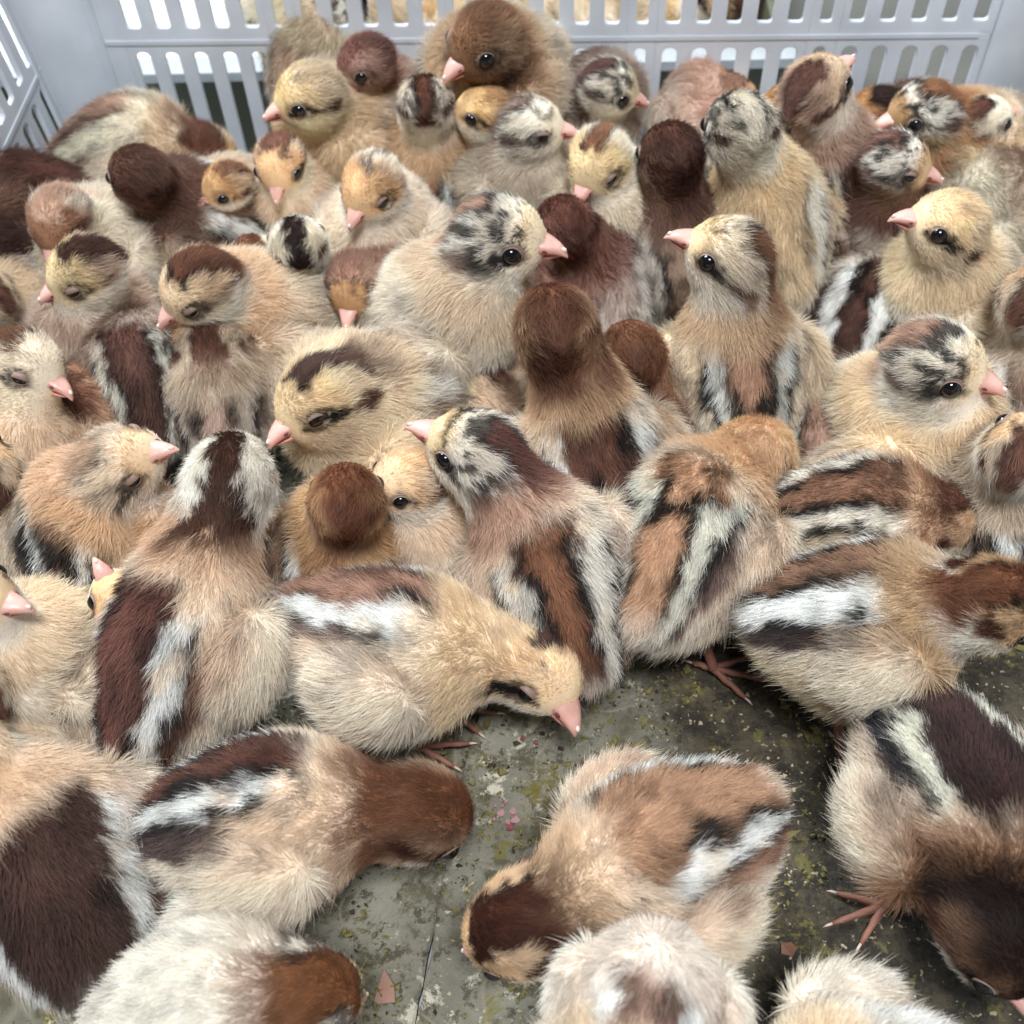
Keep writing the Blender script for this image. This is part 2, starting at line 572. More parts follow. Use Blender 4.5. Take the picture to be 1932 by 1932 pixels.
def build_leg(root, O, hip, foot, fwd, S):
    """shank bent at the ankle, three toes forward and one back, flat on the floor"""
    fwd = np.array([fwd[0], fwd[1], 0.0])
    fwd /= np.linalg.norm(fwd)
    left = np.array([-fwd[1], fwd[0], 0.0])
    foot = np.array([foot[0], foot[1], 0.32])
    knee = hip * 0.5 + foot * 0.5 - fwd * 0.5
    parts = [tube([hip, hip * 0.4 + knee * 0.6, knee, knee * 0.5 + foot * 0.5, foot + (0, 0, 0.12), foot],
                  [0.40 * S, 0.25 * S, 0.21 * S, 0.16 * S, 0.18 * S, 0.16 * S], 8)]
    claws = []
    for ang, ln in ((0, 1.7), (34, 1.4), (-34, 1.4), (170, 0.7)):
        a = math.radians(ang)
        d = fwd * math.cos(a) + left * math.sin(a)
        p = [foot + d * ln * S * t + np.array([0, 0, z]) for t, z in ((0, 0), (0.2, 0.0), (0.4, -0.06), (0.6, -0.02), (0.8, -0.1), (1, -0.12))]
        parts.append(tube(p, [0.16 * S, 0.11 * S, 0.13 * S, 0.095 * S, 0.105 * S, 0.055 * S], 7))
        claws.append(tube([p[-1] - d * 0.03, p[-1] + d * 0.16 * S, p[-1] + d * 0.3 * S + np.array([0, 0, -0.08])], [0.055, 0.045, 0.008], 5))
    v, f = join(parts)
    leg = mesh_obj('leg', v, f, MAT_LEG, root, True, O)
    v, f = join(claws)
    mesh_obj('claws', v, f, MAT_CLAW, leg, True, O)['kind'] = 'stuff'


TOTAL = [0]
HAIR = 2.1


def chick(label, body, head, beak, kind='buff', S=1.0, zb=None, bp=18, L=4.1, up=None, roll=0, eye='open',
          legs=False, n=9500, group='chicks crowded in the crate', hair=1.0, far=False, Bc=None, Hc=None, broll=0, hsc=1.0, **over):
    seed = (sum(map(ord, label)) * 7919) % 100003
    rng = np.random.default_rng(seed)
    P = dict(PRE[kind])
    P.update(over)
    px, py, yaw = body
    if zb is None:
        zb = 4.1 + 1.9 * min(1, max(0, (1000 - py) / 800))
    B = at(px, py, zb) if Bc is None else np.array(Bc, float)
    if Bc is None:
        S = S * (0.93 if py < 520 else 0.97 if py < 1000 else 1.0)
    y, p = math.radians(yaw), math.radians(bp)
    Bf = frame((math.cos(y) * math.cos(p), math.sin(y) * math.cos(p), math.sin(p)), roll=math.radians(broll))
    if Hc is None:
        d = ray(head[0], head[1])
        t0 = (B - CAM_POS) @ d
        near = CAM_POS + d * t0
        off = np.linalg.norm(near - B)
        LL = L * S
        t = t0 - math.sqrt(max(0.0, LL * LL - off * off)) * (1 if len(head) < 3 else head[2])
        H = CAM_POS + d * t
    else:
        H = np.array(Hc, float)
    bd = imgdir(*beak)
    if abs(bd[2]) > 0.93 and up is None:
        up = tuple(Bf[:, 0] * -np.sign(bd[2]))
    Hf = frame(bd, up=up or (0, 0, 1), roll=math.radians(roll))
    hs = 1.06 * S * hsc
    O = np.array([B[0], B[1], 0.0])
    root = bpy.data.objects.new('chick', None)
    COL.objects.link(root)
    root.empty_display_size = 0.01
    root.location = Vector(O * U)
    tag(root, label, 'chick', group)

    def b2w(q):
        return B + (np.asarray(q, float) * S) @ Bf.T

    n0 = b2w((1.35, 0, 0.55))
    dirn = nrm(H - n0)
    n1 = H - dirn * 0.65 * S

    def sdf(p):
        q = ((p - B) @ Bf) / S
        d = ell(q, (0, 0, -0.1), (2.5, 2.25, 2.4))
        d = smin(d, ell(q, (1.0, 0, -0.1), (1.85, 2.0, 2.15)), 0.6)
        d = smin(d, ell(q, (-1.5, 0, 0.1), (1.6, 1.7, 1.65)), 0.5)
        d = smin(d, ell(q, (-2.7, 0, 0.7), (0.6, 0.6, 0.45)), 0.8)
        for s in (1, -1):
            d = smin(d, ell(q, (-0.1, s * 1.15, -1.35), (1.15, 0.75, 1.0)), 0.5)
            d = smin(d, ell(q, WC[s], WR, WROT[s]), 0.06)
        d = smin(d, cone(q, (n0 - B) @ Bf / S, (n1 - B) @ Bf / S, 1.62, 1.12), 1.1)
        h = ((p - H) @ Hf) / hs
        dh = ell(h, (0, 0, 0.02), (1.27, 1.08, 1.12))
        dh = smin(dh, ell(h, (0.72, 0, -0.12), (0.68, 0.58, 0.55)), 0.3)
        dh = smin(dh, ell(h, (0.25, 0, -0.35), (0.9, 0.9, 0.72)), 0.3)
        return smin(d, dh, 0.6) * S

    pts = np.array([B, H])
    lo, hi = pts.min(0) - 4.3 * S, pts.max(0) + 4.3 * S
    lo = np.maximum(lo, np.minimum(B, H) - np.array([4.3, 4.3, 3.9]) * S)
    h = 0.3 if not far else 0.45
    g = [np.arange(lo[i], hi[i] + h, h) for i in range(3)]
    G = np.stack(np.meshgrid(*g, indexing='ij'), -1)
    F = sdf(G.reshape(-1, 3)).reshape(G.shape[:3])
    V, Q = surface_nets(F, np.array([g[0][0], g[1][0], g[2][0]]), h)

    def grad(p):
        e = 0.05
        r = np.empty_like(p)
        for i in range(3):
            dd = np.zeros(3)
            dd[i] = e
            r[:, i] = sdf(p + dd) - sdf(p - dd)
        return nrm(r)
    for _ in range(2):
        V = V - grad(V) * (sdf(V) * 0.8)[:, None]

    def local(p):
        return ((p - B) @ Bf) / S, ((p - H) @ Hf) / hs
    cols = paint(P, *local(V), seed)
    mesh_obj('body', V, Q, MAT_SKIN, root, True, O, cols)

    # ---- down: fine curved hairs over the whole body, each with the colour of the spot it grows on
    T = np.concatenate([Q[:, [0, 1, 2]], Q[:, [0, 2, 3]]])
    A, Bv, C = V[T[:, 0]], V[T[:, 1]], V[T[:, 2]]
    cr = np.cross(Bv - A, C - A)
    ar = np.linalg.norm(cr, axis=1) / 2
    cen = (A + Bv + C) / 3
    hc = np.linalg.norm(cen - H, axis=1) / hs
    fz = cr[:, 2] / (2 * ar + 1e-9)
    wgt = ar * np.where(fz < -0.35, 0.3, 1.0) * (1 + 1.1 * (1 - sst(1.4, 2.0, hc)))
    N = int(n * S * S * hair * HAIR)
    tri = rng.choice(len(T), N, p=wgt / wgt.sum())
    u1, u2 = rng.random(N), rng.random(N)
    sw = u1 + u2 > 1
    u1[sw], u2[sw] = 1 - u1[sw], 1 - u2[sw]
    r0 = A[tri] + (Bv[tri] - A[tri]) * u1[:, None] + (C[tri] - A[tri]) * u2[:, None]
    xb, xh = local(r0)
    keep = np.ones(N, bool)
    spots = {s: eye_spot(sdf, H, Hf, hs, s) for s in (1, -1)}
    for s in (1, -1):
        ax = nrm(np.array([0.38, s * 0.9, 0.12]))
        ea = nrm(np.array([1.0, 0, 0]) - ax * ax[0])
        eb = np.cross(ax, ea)
        q = xh - spots[s]
        hb = {'open': 0.36, 'half': 0.25, 'shut': 0.20}[eye]
        keep &= ((q @ ea) / 0.38) ** 2 + ((q @ eb) / hb) ** 2 + ((q @ ax) / 0.5) ** 2 > 1
    keep &= ~((xh[:, 0] > 1.12) & (np.abs(xh[:, 1]) < 0.34) & (np.abs(xh[:, 2] + 0.12) < 0.27))
    r0, xb, xh = r0[keep], xb[keep], xh[keep]
    N = len(r0)
    nn = grad(r0)
    ahead = 1 - sst(1.5, 2.3, np.linalg.norm(xh, axis=1))
    ux = nrm(xh)
    wing = np.zeros(N)
    for s in (1, -1):
        q = (xb - WC[s]) @ WROT[s]
        wing = np.maximum(wing, (np.sqrt(((q / np.array(WR)) ** 2).sum(1)) < 1.12) & (xb[:, 1] * s > 1.6))
    fb = -Bf[:, 0] * 1.0 - np.array([0, 0, 1.0]) * 0.30
    fh = -Hf[:, 0] * 1.0 - Hf[:, 2] * 0.15
    fl = fb[None] * (1 - ahead[:, None]) + fh[None] * ahead[:, None]
    neckd = nrm(n0 - H)
    nk = (1 - ahead) * (1 - sst(2.4, 3.6, np.linalg.norm(xh, axis=1)))
    fl = fl * (1 - nk[:, None]) + neckd[None] * nk[:, None]
    fl = fl - nn * (fl * nn).sum(1)[:, None]
    mag = np.linalg.norm(fl, axis=1)
    fl = nrm(fl + 0.25 * np.stack([noise(r0, 0.8, seed + q) for q in (14, 15, 16)], 1))
    fl = nrm(fl - nn * (fl * nn).sum(1)[:, None])
    side = np.cross(nn, fl)
    sw1 = noise(r0, 1.1, seed + 11)
    sw2 = noise(r0, 3.2, seed + 12)
    sw3 = noise(r0, 3.2, seed + 13)
    flat = 0.52 + 0.16 * sw2 + rng.normal(0, 0.10, N)
    flat = np.clip(flat + 0.12 * wing + 0.10 * ahead, 0.15, 0.95) * (0.25 + 0.75 * sst(0.05, 0.65, mag))
    d0 = nn * (1.08 - flat)[:, None] + fl * flat[:, None] + side * (0.30 * sw1 + 0.34 * sw3 + rng.normal(0, 0.12, N))[:, None]
    d0 = nrm(d0)
    ln = (0.44 + 0.08 * nk) * (1 - ahead) + ahead * (0.17 + 0.24 * (1 - sst(-0.3, 0.75, ux[:, 0])))
    ln = ln * (1 - 0.55 * ahead * sst(0.95, 1.2, xh[:, 0])) * (1 + 0.25 * wing) * np.clip(rng.normal(1, 0.22, N), 0.4, 1.6) * (1 + 0.18 * sw2) * S
    guard = rng.random(N) < 0.10
    ln = 0.86 * ln * np.where(guard, 1.5, 1.0)
    bend = fl * 0.45 - nn * 0.12 + side * (rng.normal(0, 0.22, N))[:, None] - np.array([0, 0, 0.12])
    cell = np.floor(r0 * 7.0).astype(np.int64)
    tc_ = (cell + 0.5) / 7.0 + 0.07 * np.stack([hash3(cell[:, 0], cell[:, 1], cell[:, 2], seed + q) for q in (1, 2, 3)], 1)
    pull = tc_ + nn * 0.0 - r0
    pull = pull - nn * (pull * nn).sum(1)[:, None]
    K = 4
    t = np.linspace(0, 1, K)
    pts = r0[:, None, :] - nn[:, None, :] * 0.03 + (d0[:, None, :] * t[None, :, None] + bend[:, None, :] * (t ** 2)[None, :, None] * 0.5) * ln[:, None, None] + pull[:, None, :] * (t ** 1.5)[None, :, None] * rng.uniform(0.2, 0.95, N)[:, None, None]
    rad = (0.0078 * np.array([1.0, 0.95, 0.7, 0.12]))[None] * (np.clip(rng.normal(1, 0.25, N), 0.5, 1.7) * np.where(guard, 0.6, 1.0) * (1 - 0.25 * ahead))[:, None]
    if far:
        rad = rad * 1.8
    cc = paint(P, xb, xh, seed)
    cc = cc * np.clip(rng.normal(1.0, 0.13, N), 0.6, 1.4)[:, None]
    cc = np.clip(cc * (1 + 0.06 * noise(r0, 1.7, seed + 20))[:, None], 0, 0.93)
    hcv = bpy.data.hair_curves.new('down')
    hcv.add_curves([K] * N)
    pos = ((pts - O) * U).astype(np.float32)
    hcv.attributes['position'].data.foreach_set('vector', pos.ravel())
    ra = hcv.attributes.get('radius') or hcv.attributes.new('radius', 'FLOAT', 'POINT')
    ra.data.foreach_set('value', (rad * U).astype(np.float32).ravel())
    ca = hcv.attributes.new('col', 'FLOAT_COLOR', 'CURVE')
    c4 = np.ones((N, 4), np.float32)
    c4[:, :3] = cc
    ca.data.foreach_set('color', c4.ravel())
    hcv.materials.append(MAT_DOWN)
    ho = bpy.data.objects.new('down', hcv)
    COL.objects.link(ho)
    ho.parent = root
    TOTAL[0] += N
    build_parts_head(root, O, H, Hf, hs, eye, spots)
    if legs and legs is not True:
        for i, (fx, fy, fyaw) in enumerate(legs):
            ft = at(fx, fy, 0.3)
            hp = b2w((-0.1, (1.1, -1.1)[i], -1.5))
            if len(legs) == 1 or np.linalg.norm(ft - b2w((-0.1, 1.1, -1.5))) + 0 < np.linalg.norm(ft - hp):
                hp = b2w((-0.1, 1.1 if np.linalg.norm(ft - b2w((-0.1, 1.1, -1.5))) < np.linalg.norm(ft - b2w((-0.1, -1.1, -1.5))) else -1.1, -1.5))
            build_leg(root, O, hp, ft, (math.cos(math.radians(fyaw)), math.sin(math.radians(fyaw))), 0.95 * S)
    elif legs:
        for s in (1, -1):
            hp = b2w((-0.1, s * 1.1, -1.7))
            ft = hp + Bf[:, 0] * 0.3
            build_leg(root, O, hp, ft, Bf[:, 0], 0.95 * S)
    return root
# ------------------------------------------------------------------ the crate
def plastic(name, rgb, tr=0.18):
    m, nt, b = new_mat(name)
    b.inputs['Base Color'].default_value = (*rgb, 1)
    b.inputs['Roughness'].default_value = 0.42
    b.inputs['Specular IOR Level'].default_value = 0.4
    tc = nt.nodes.new('ShaderNodeTexCoord')
    n = nt.nodes.new('ShaderNodeTexNoise')
    n.inputs['Scale'].default_value = 35
    n.inputs['Detail'].default_value = 6
    cr = nt.nodes.new('ShaderNodeValToRGB')
    cr.color_ramp.elements[0].position = 0.3
    cr.color_ramp.elements[0].color = (rgb[0] * 0.84, rgb[1] * 0.85, rgb[2] * 0.86, 1)
    cr.color_ramp.elements[1].position = 0.7
    cr.color_ramp.elements[1].color = (*rgb, 1)
    nt.links.new(tc.outputs['Object'], n.inputs['Vector'])
    nt.links.new(n.outputs['Fac'], cr.inputs['Fac'])
    nt.links.new(cr.outputs['Color'], b.inputs['Base Color'])
    n2 = nt.nodes.new('ShaderNodeTexNoise')
    n2.inputs['Scale'].default_value = 700
    bp = nt.nodes.new('ShaderNodeBump')
    bp.inputs['Strength'].default_value = 0.12
    bp.inputs['Distance'].default_value = 0.0004
    nt.links.new(tc.outputs['Object'], n2.inputs['Vector'])
    nt.links.new(n2.outputs['Fac'], bp.inputs['Height'])
    nt.links.new(bp.outputs['Normal'], b.inputs['Normal'])
    t = nt.nodes.new('ShaderNodeBsdfTranslucent')
    nt.links.new(cr.outputs['Color'], t.inputs['Color'])
    mx = nt.nodes.new('ShaderNodeMixShader')
    mx.inputs[0].default_value = tr
    nt.links.new(b.outputs[0], mx.inputs[1])
    nt.links.new(t.outputs[0], mx.inputs[2])
    nt.links.new(mx.outputs[0], nt.nodes['Material Output'].inputs[0])
    return m


MAT_PLAST = plastic('white_crate_plastic', (0.87, 0.93, 1.0), 0.2)
MAT_TRAY = plastic('pale_tray_plastic', (0.72, 0.76, 0.78))
HA, HB, RC, TAP = 22.5, 30.0, 2.4, 0.045      # inner half width, half length, corner radius, outward lean per cm of height


def wallpt(side, u, z, out=0.0):
    """point on the inner face of a wall, u along it; the walls lean out with height"""
    o = TAP * z + out
    if side == 'back':
        return (u, HB + o, z)
    if side == 'front':
        return (-u, -HB - o, z)
    if side == 'left':
        return (-HA - o, u, z)
    if side == 'right':
        return (HA + o, -u, z)


def slot_panel(side, u0, u1, ztop, rows, pitch=1.37, slot=0.70, solid=lambda u, r: False, per=6):
    vs, fs = [], []

    def V(u, z, out=0.0):
        vs.append(wallpt(side, u, z, out))
        return len(vs) - 1

    def rect(a, b, c, d):
        n = max(1, int((d - c) / 3))
        for i in range(n):
            z0, z1 = c + (d - c) * i / n, c + (d - c) * (i + 1) / n
            fs.append((V(a, z0), V(b, z0), V(b, z1), V(a, z1)))

    def ring(a, b, c, d, hw, zs0, zs1, r):
        cx = (a + b) / 2
        cz, hh = (zs0 + zs1) / 2, (zs1 - zs0) / 2
        xs = [-hw, -hw + 0.3 * r, -hw + 0.65 * r, -hw + r, hw - r, hw - 0.65 * r, hw - 0.3 * r, hw]
        zs = [-hh, -hh + 0.3 * r, -hh + 0.65 * r, -hh + r, 0, hh - r, hh - 0.65 * r, hh - 0.3 * r, hh]
        per_ = [(x, -hh) for x in xs] + [(hw, z) for z in zs[1:]] + [(x, hh) for x in xs[::-1][1:]] + [(-hw, z) for z in zs[::-1][1:-1]]
        inn, out = [], []
        for x, z in per_:
            X = cx + x * (b - a) / 2 / hw
            Z = (c + d) / 2 + (z / hh) * (d - c) / 2
            if abs(x) > hw - r and abs(z) > hh - r:
                qx, qz = math.copysign(hw - r, x), math.copysign(hh - r, z)
                dx, dz = x - qx, z - qz
                l = math.hypot(dx, dz) + 1e-9
                x, z = qx + dx / l * r, qz + dz / l * r
            inn.append(V(cx + x, cz + z))
            out.append(V(X, Z))
        m = len(inn)
        for i in range(m):
            fs.append((out[i], out[(i + 1) % m], inn[(i + 1) % m], inn[i]))

    n = int((u1 - u0) / pitch)
    pitch = (u1 - u0) / n
    zc = [-1.2] + [x for i in range(len(rows) - 1) for x in [(rows[i][1] + rows[i + 1][0]) / 2]] + [ztop]
    for i in range(n):
        a, b = u0 + i * pitch, u0 + (i + 1) * pitch
        hw = slot / 2 if (i % per) else slot / 2 * 0.8
        for k, (r0, r1) in enumerate(rows):
            if solid((a + b) / 2, k):
                rect(a, b, zc[k], zc[k + 1])
            else:
                ring(a, b, zc[k], zc[k + 1], hw, r0, r1, hw * 0.92 if k == 0 else hw * 0.5)
    # upright ribs moulded on the outside, each set a little proud of the panel
    return vs, fs


def finish_panel(name, vs, fs, parent, origin, th=0.26):
    o = mesh_obj(name, vs, fs, MAT_PLAST, parent, False, origin)
    bm = bmesh.new()
    bm.from_mesh(o.data)
    bmesh.ops.remove_doubles(bm, verts=bm.verts, dist=1e-5)
    bmesh.ops.recalc_face_normals(bm, faces=bm.faces)
    bm.to_mesh(o.data)
    bm.free()
    s = o.modifiers.new('Solidify', 'SOLIDIFY')
    s.thickness = th * U
    s.offset = 0
    bv = o.modifiers.new('Bevel', 'BEVEL')
    bv.width = 0.05 * U
    bv.segments = 2
    bv.limit_method = 'ANGLE'
    return o


CR = bpy.data.objects.new('plastic_crate', None)
COL.objects.link(CR)
CANG = math.radians(-3.6)
CBACK = np.array([2.1, 47.0])
ca_, sa_ = math.cos(CANG), math.sin(CANG)
CCEN = CBACK - HB * np.array([-sa_, ca_])
CR.location = (CCEN[0] * U, CCEN[1] * U, 0)
CR.rotation_euler = (0, 0, CANG)
CR.empty_display_size = 0.01
tag(CR, 'white plastic crate with slotted walls holding the crowd of chicks', 'crate')
ROWS = [(1.5, 8.0), (9.2, 14.0)]
v, f = slot_panel('back', -HA + RC - 0.6, HA - RC + 0.6, 15.6, ROWS, solid=lambda u, r: (r == 0 and -8.5 < u < -0.5) or u < -HA + 2.9 or u > HA - 1.9)
finish_panel('slotted_wall', v, f, CR, None)
for sd in ('left', 'right'):
    v, f = slot_panel(sd, -HB + RC - 0.6, HB - RC + 0.6, 15.6, ROWS)
    finish_panel('slotted_wall', v, f, CR, None)
v, f = slot_panel('front', -HA + RC - 0.6, HA - RC + 0.6, 15.6, ROWS)
finish_panel('slotted_wall', v, f, CR, None)
RR = RC - 0.6
for sx in (-1, 1):
    for sy in (-1, 1):
        vs, fs = [], []
        for i in range(11):
            th = math.pi / 2 * i / 10
            for k, z in enumerate([-1.2, 4, 8, 12, 15.6]):
                o = TAP * z
                vs.append((sx * (HA - RR + (RR + o) * math.cos(th)), sy * (HB - RR + (RR + o) * math.sin(th)), z))
            if i:
                for k in range(4):
                    q = (i * 5 + k, (i - 1) * 5 + k, (i - 1) * 5 + k + 1, i * 5 + k + 1)
                    fs.append(q)
        o = finish_panel('rounded_corner', vs, fs, CR, None)
        o.data.polygons.foreach_set('use_smooth', [True] * len(o.data.polygons))
# horizontal ledge along the back between the rows, flared rim on top, base plate
def boxm(x0, x1, y0, y1, z0, z1):
    v = [(x, y, z) for x in (x0, x1) for y in (y0, y1) for z in (z0, z1)]
    return v, [(0, 1, 3, 2), (4, 6, 7, 5), (0, 4, 5, 1), (2, 3, 7, 6), (0, 2, 6, 4), (1, 5, 7, 3)]
rm = []
rm.append(boxm(-HA - 2, HA + 2, HB + 0.9, HB + 2.2, 15.2, 15.9))
rm.append(boxm(-HA - 2, HA + 2, -HB - 2.2, -HB - 0.9, 15.2, 15.9))
rm.append(boxm(-HA - 2.0, -HA - 0.9, -HB - 0.9, HB + 0.9, 15.2, 15.9))
rm.append(boxm(HA + 0.9, HA + 2.0, -HB - 0.9, HB + 0.9, 15.2, 15.9))
v, f = join(rm)
mesh_obj('rim', v, f, MAT_PLAST, CR, False)
v, f = boxm(-HA + 0.1, HA - 0.1, -HB + 0.1, HB - 0.1, -1.5, -0.95)
mesh_obj('base', v, f, MAT_PLAST, CR, False)
# moulded ribs standing proud of the back wall: upright posts and the band between the slot rows
def rib(side, u0, u1, z0, z1, d=0.14):
    vs = [wallpt(side, u, z, -q) for u in (u0, u1) for z in (z0, z1) for q in (0.05, 0.05 + d)]
    return vs, [(0, 1, 3, 2), (4, 6, 7, 5), (0, 4, 5, 1), (2, 3, 7, 6), (0, 2, 6, 4), (1, 5, 7, 3)]
for sd in ('back', 'left', 'right'):
    lim = (HA if sd == 'back' else HB) - 2.3
    v, f = rib(sd, -lim, lim, 8.42, 8.62)
    rb = mesh_obj('rib', v, f, MAT_PLAST, CR, False)
    v, f = rib(sd, -lim, lim, 14.5, 14.75)
    rb = mesh_obj('rib', v, f, MAT_PLAST, CR, False)
for u in (-HA + 2.1, HA - 1.75):
    v, f = rib('back', u, u + 0.16, 0.2, 15.5, 0.18)
    mesh_obj('rib', v, f, MAT_PLAST, CR, False)
v, f = rib('right', -HB + 2.2, -HB + 2.4, 0.2, 15.5, 0.2)
mesh_obj('rib', v, f, MAT_PLAST, CR, False)
v, f = rib('left', HB - 2.4, HB - 2.2, 0.2, 15.5, 0.2)
mesh_obj('rib', v, f, MAT_PLAST, CR, False)
# small round moulding mark on the solid part of the back wall
v, f = tube([(0, 0, 0), (0, 0.1, 0)], [0.34, 0.34], 20)
hp = at(796, 112, 7.4)
vs = [(-5.35 + a, HB + TAP * 7.6 - 0.15 - b * 0.2, 7.6 + c) for a, b, c in [(math.cos(t) * r, 1 if r < 0.3 else 0, math.sin(t) * r) for r in (0.36, 0.28, 0.16) for t in np.linspace(0, 2 * math.pi, 20, endpoint=False)]]
fs = [(r * 20 + k, r * 20 + (k + 1) % 20, r * 20 + 20 + (k + 1) % 20, r * 20 + 20 + k) for r in range(2) for k in range(20)]
mesh_obj('moulding_mark', vs, fs, MAT_PLAST, CR, True)

# ------------------------------------------------------------------ the ground outside and the liner on the crate bottom
def floor_mat(name, wet):
    m, nt, b = new_mat(name)
    N, Lk = nt.nodes, nt.links
    tc = N.new('ShaderNodeTexCoord')

    def tex(scale, detail=6, rough=0.6, dist=0.0):
        n = N.new('ShaderNodeTexNoise')
        n.inputs['Scale'].default_value = scale
        n.inputs['Detail'].default_value = detail
        n.inputs['Roughness'].default_value = rough
        n.inputs['Distortion'].default_value = dist
        Lk.new(tc.outputs['Object'], n.inputs['Vector'])
        return n.outputs['Fac']

    def ramp(x, p0, p1, c0=(0, 0, 0, 1), c1=(1, 1, 1, 1)):
        r = N.new('ShaderNodeValToRGB')
        r.color_ramp.elements[0].position, r.color_ramp.elements[1].position = p0, p1
        r.color_ramp.elements[0].color, r.color_ramp.elements[1].color = c0, c1
        Lk.new(x, r.inputs['Fac'])
        return r.outputs['Color']

    def mix(f, a, c):
        x = N.new('ShaderNodeMix')
        x.data_type = 'RGBA'
        Lk.new(f, x.inputs[0])
        for s, v in ((6, a), (7, c)):
            if isinstance(v, tuple):
                x.inputs[s].default_value = v
            else:
                Lk.new(v, x.inputs[s])
        return x.outputs[2]
    L4 = lambda *c: (*lin(*c), 1)
    base = ramp(tex(22, 8), 0.3, 0.7, L4(106, 104, 90), L4(170, 168, 152))
    base = mix(ramp(tex(60, 6, 0.75), 0.50, 0.58), base, L4(104, 100, 80))
    base = mix(ramp(tex(170, 4, 0.75), 0.55, 0.62), base, L4(92, 88, 72))
    # thin creases and hairs
    v = N.new('ShaderNodeTexVoronoi')
    v.feature = 'DISTANCE_TO_EDGE'
    v.inputs['Scale'].default_value = 17
    dn = N.new('ShaderNodeTexNoise')
    dn.inputs['Scale'].default_value = 12
    Lk.new(tc.outputs['Object'], dn.inputs['Vector'])
    va = N.new('ShaderNodeMixRGB')
    va.blend_type = 'ADD'
    va.inputs[0].default_value = 0.12
    Lk.new(tc.outputs['Object'], va.inputs[1])
    Lk.new(dn.outputs['Color'], va.inputs[2])
    Lk.new(va.outputs[0], v.inputs['Vector'])
    crk = ramp(v.outputs['Distance'], 0.0, 0.018, (1, 1, 1, 1), (0, 0, 0, 1))
    base = mix(crk, base, L4(150, 144, 124))
    base = mix(ramp(tex(55, 5, 0.75, 0.5), 0.57, 0.63), base, L4(126, 118, 62))
    # dried whitish crust
    base = mix(ramp(tex(46, 6, 0.8, 0.3), 0.56, 0.62), base, L4(222, 218, 196))
    # large brown damp stain, uneven at its edge, with the shadow there painted in
    sp = N.new('ShaderNodeSeparateXYZ')
    Lk.new(tc.outputs['Object'], sp.inputs[0])
    ma = N.new('ShaderNodeMath')
    ma.operation = 'MULTIPLY_ADD'
    Lk.new(tex(9, 6, 0.65), ma.inputs[0])
    ma.inputs[1].default_value = 0.13
    Lk.new(sp.outputs['X'], ma.inputs[2])
    my = N.new('ShaderNodeMath')
    my.operation = 'MULTIPLY_ADD'
    Lk.new(sp.outputs['Y'], my.inputs[0])
    my.inputs[1].default_value = 0.10
    Lk.new(ma.outputs[0], my.inputs[2])
    stain = ramp(my.outputs[0], wet, wet + 0.022)
    wet_shade = mix(ramp(tex(80, 6, 0.8), 0.45, 0.58), L4(46, 41, 32), L4(86, 78, 60))
    wet_shade = mix(ramp(tex(60, 6, 0.8, 0.2), 0.56, 0.62), wet_shade, L4(112, 106, 58))
    wet_shade = mix(ramp(tex(300, 2), 0.64, 0.70), wet_shade, L4(190, 180, 150))
    col = mix(stain, base, wet_shade)
    Lk.new(col, b.inputs['Base Color'])
    Lk.new(ramp(my.outputs[0], wet, wet + 0.03, (0.72, 0.72, 0.72, 1), (0.5, 0.5, 0.5, 1)), b.inputs['Roughness'])
    bp = N.new('ShaderNodeBump')
    bp.inputs['Strength'].default_value = 1.0
    bp.inputs['Distance'].default_value = 0.0025
    Lk.new(tex(120, 8, 0.7), bp.inputs['Height'])
    Lk.new(bp.outputs['Normal'], b.inputs['Normal'])
    return m


g = M_simple('ground_concrete', lin(112, 112, 106), 0.85, 0.3, 0, 0.5, 120)
nt = g.node_tree
tcn = nt.nodes.new('ShaderNodeTexCoord')
nn_ = nt.nodes.new('ShaderNodeTexNoise')
nn_.inputs['Scale'].default_value = 9
nn_.inputs['Detail'].default_value = 8
rr_ = nt.nodes.new('ShaderNodeValToRGB')
rr_.color_ramp.elements[0].color = (*lin(72, 74, 72), 1)
rr_.color_ramp.elements[1].color = (*lin(128, 128, 122), 1)
nt.links.new(tcn.outputs['Object'], nn_.inputs['Vector'])
nt.links.new(nn_.outputs['Fac'], rr_.inputs['Fac'])
nt.links.new(rr_.outputs['Color'], nt.nodes['Principled BSDF'].inputs['Base Color'])
gr = mesh_obj('ground', [(-300, -300, -1.6), (300, -300, -1.6), (300, 300, -1.6), (-300, 300, -1.6)], [(0, 1, 2, 3)], g, None, False)
gr['kind'] = 'structure'

S0, S1 = at(905, 1330, 0), at(782, 1932, 0)        # the joint between the two liner sheets
sd_ = (S1 - S0) / np.linalg.norm(S1 - S0)


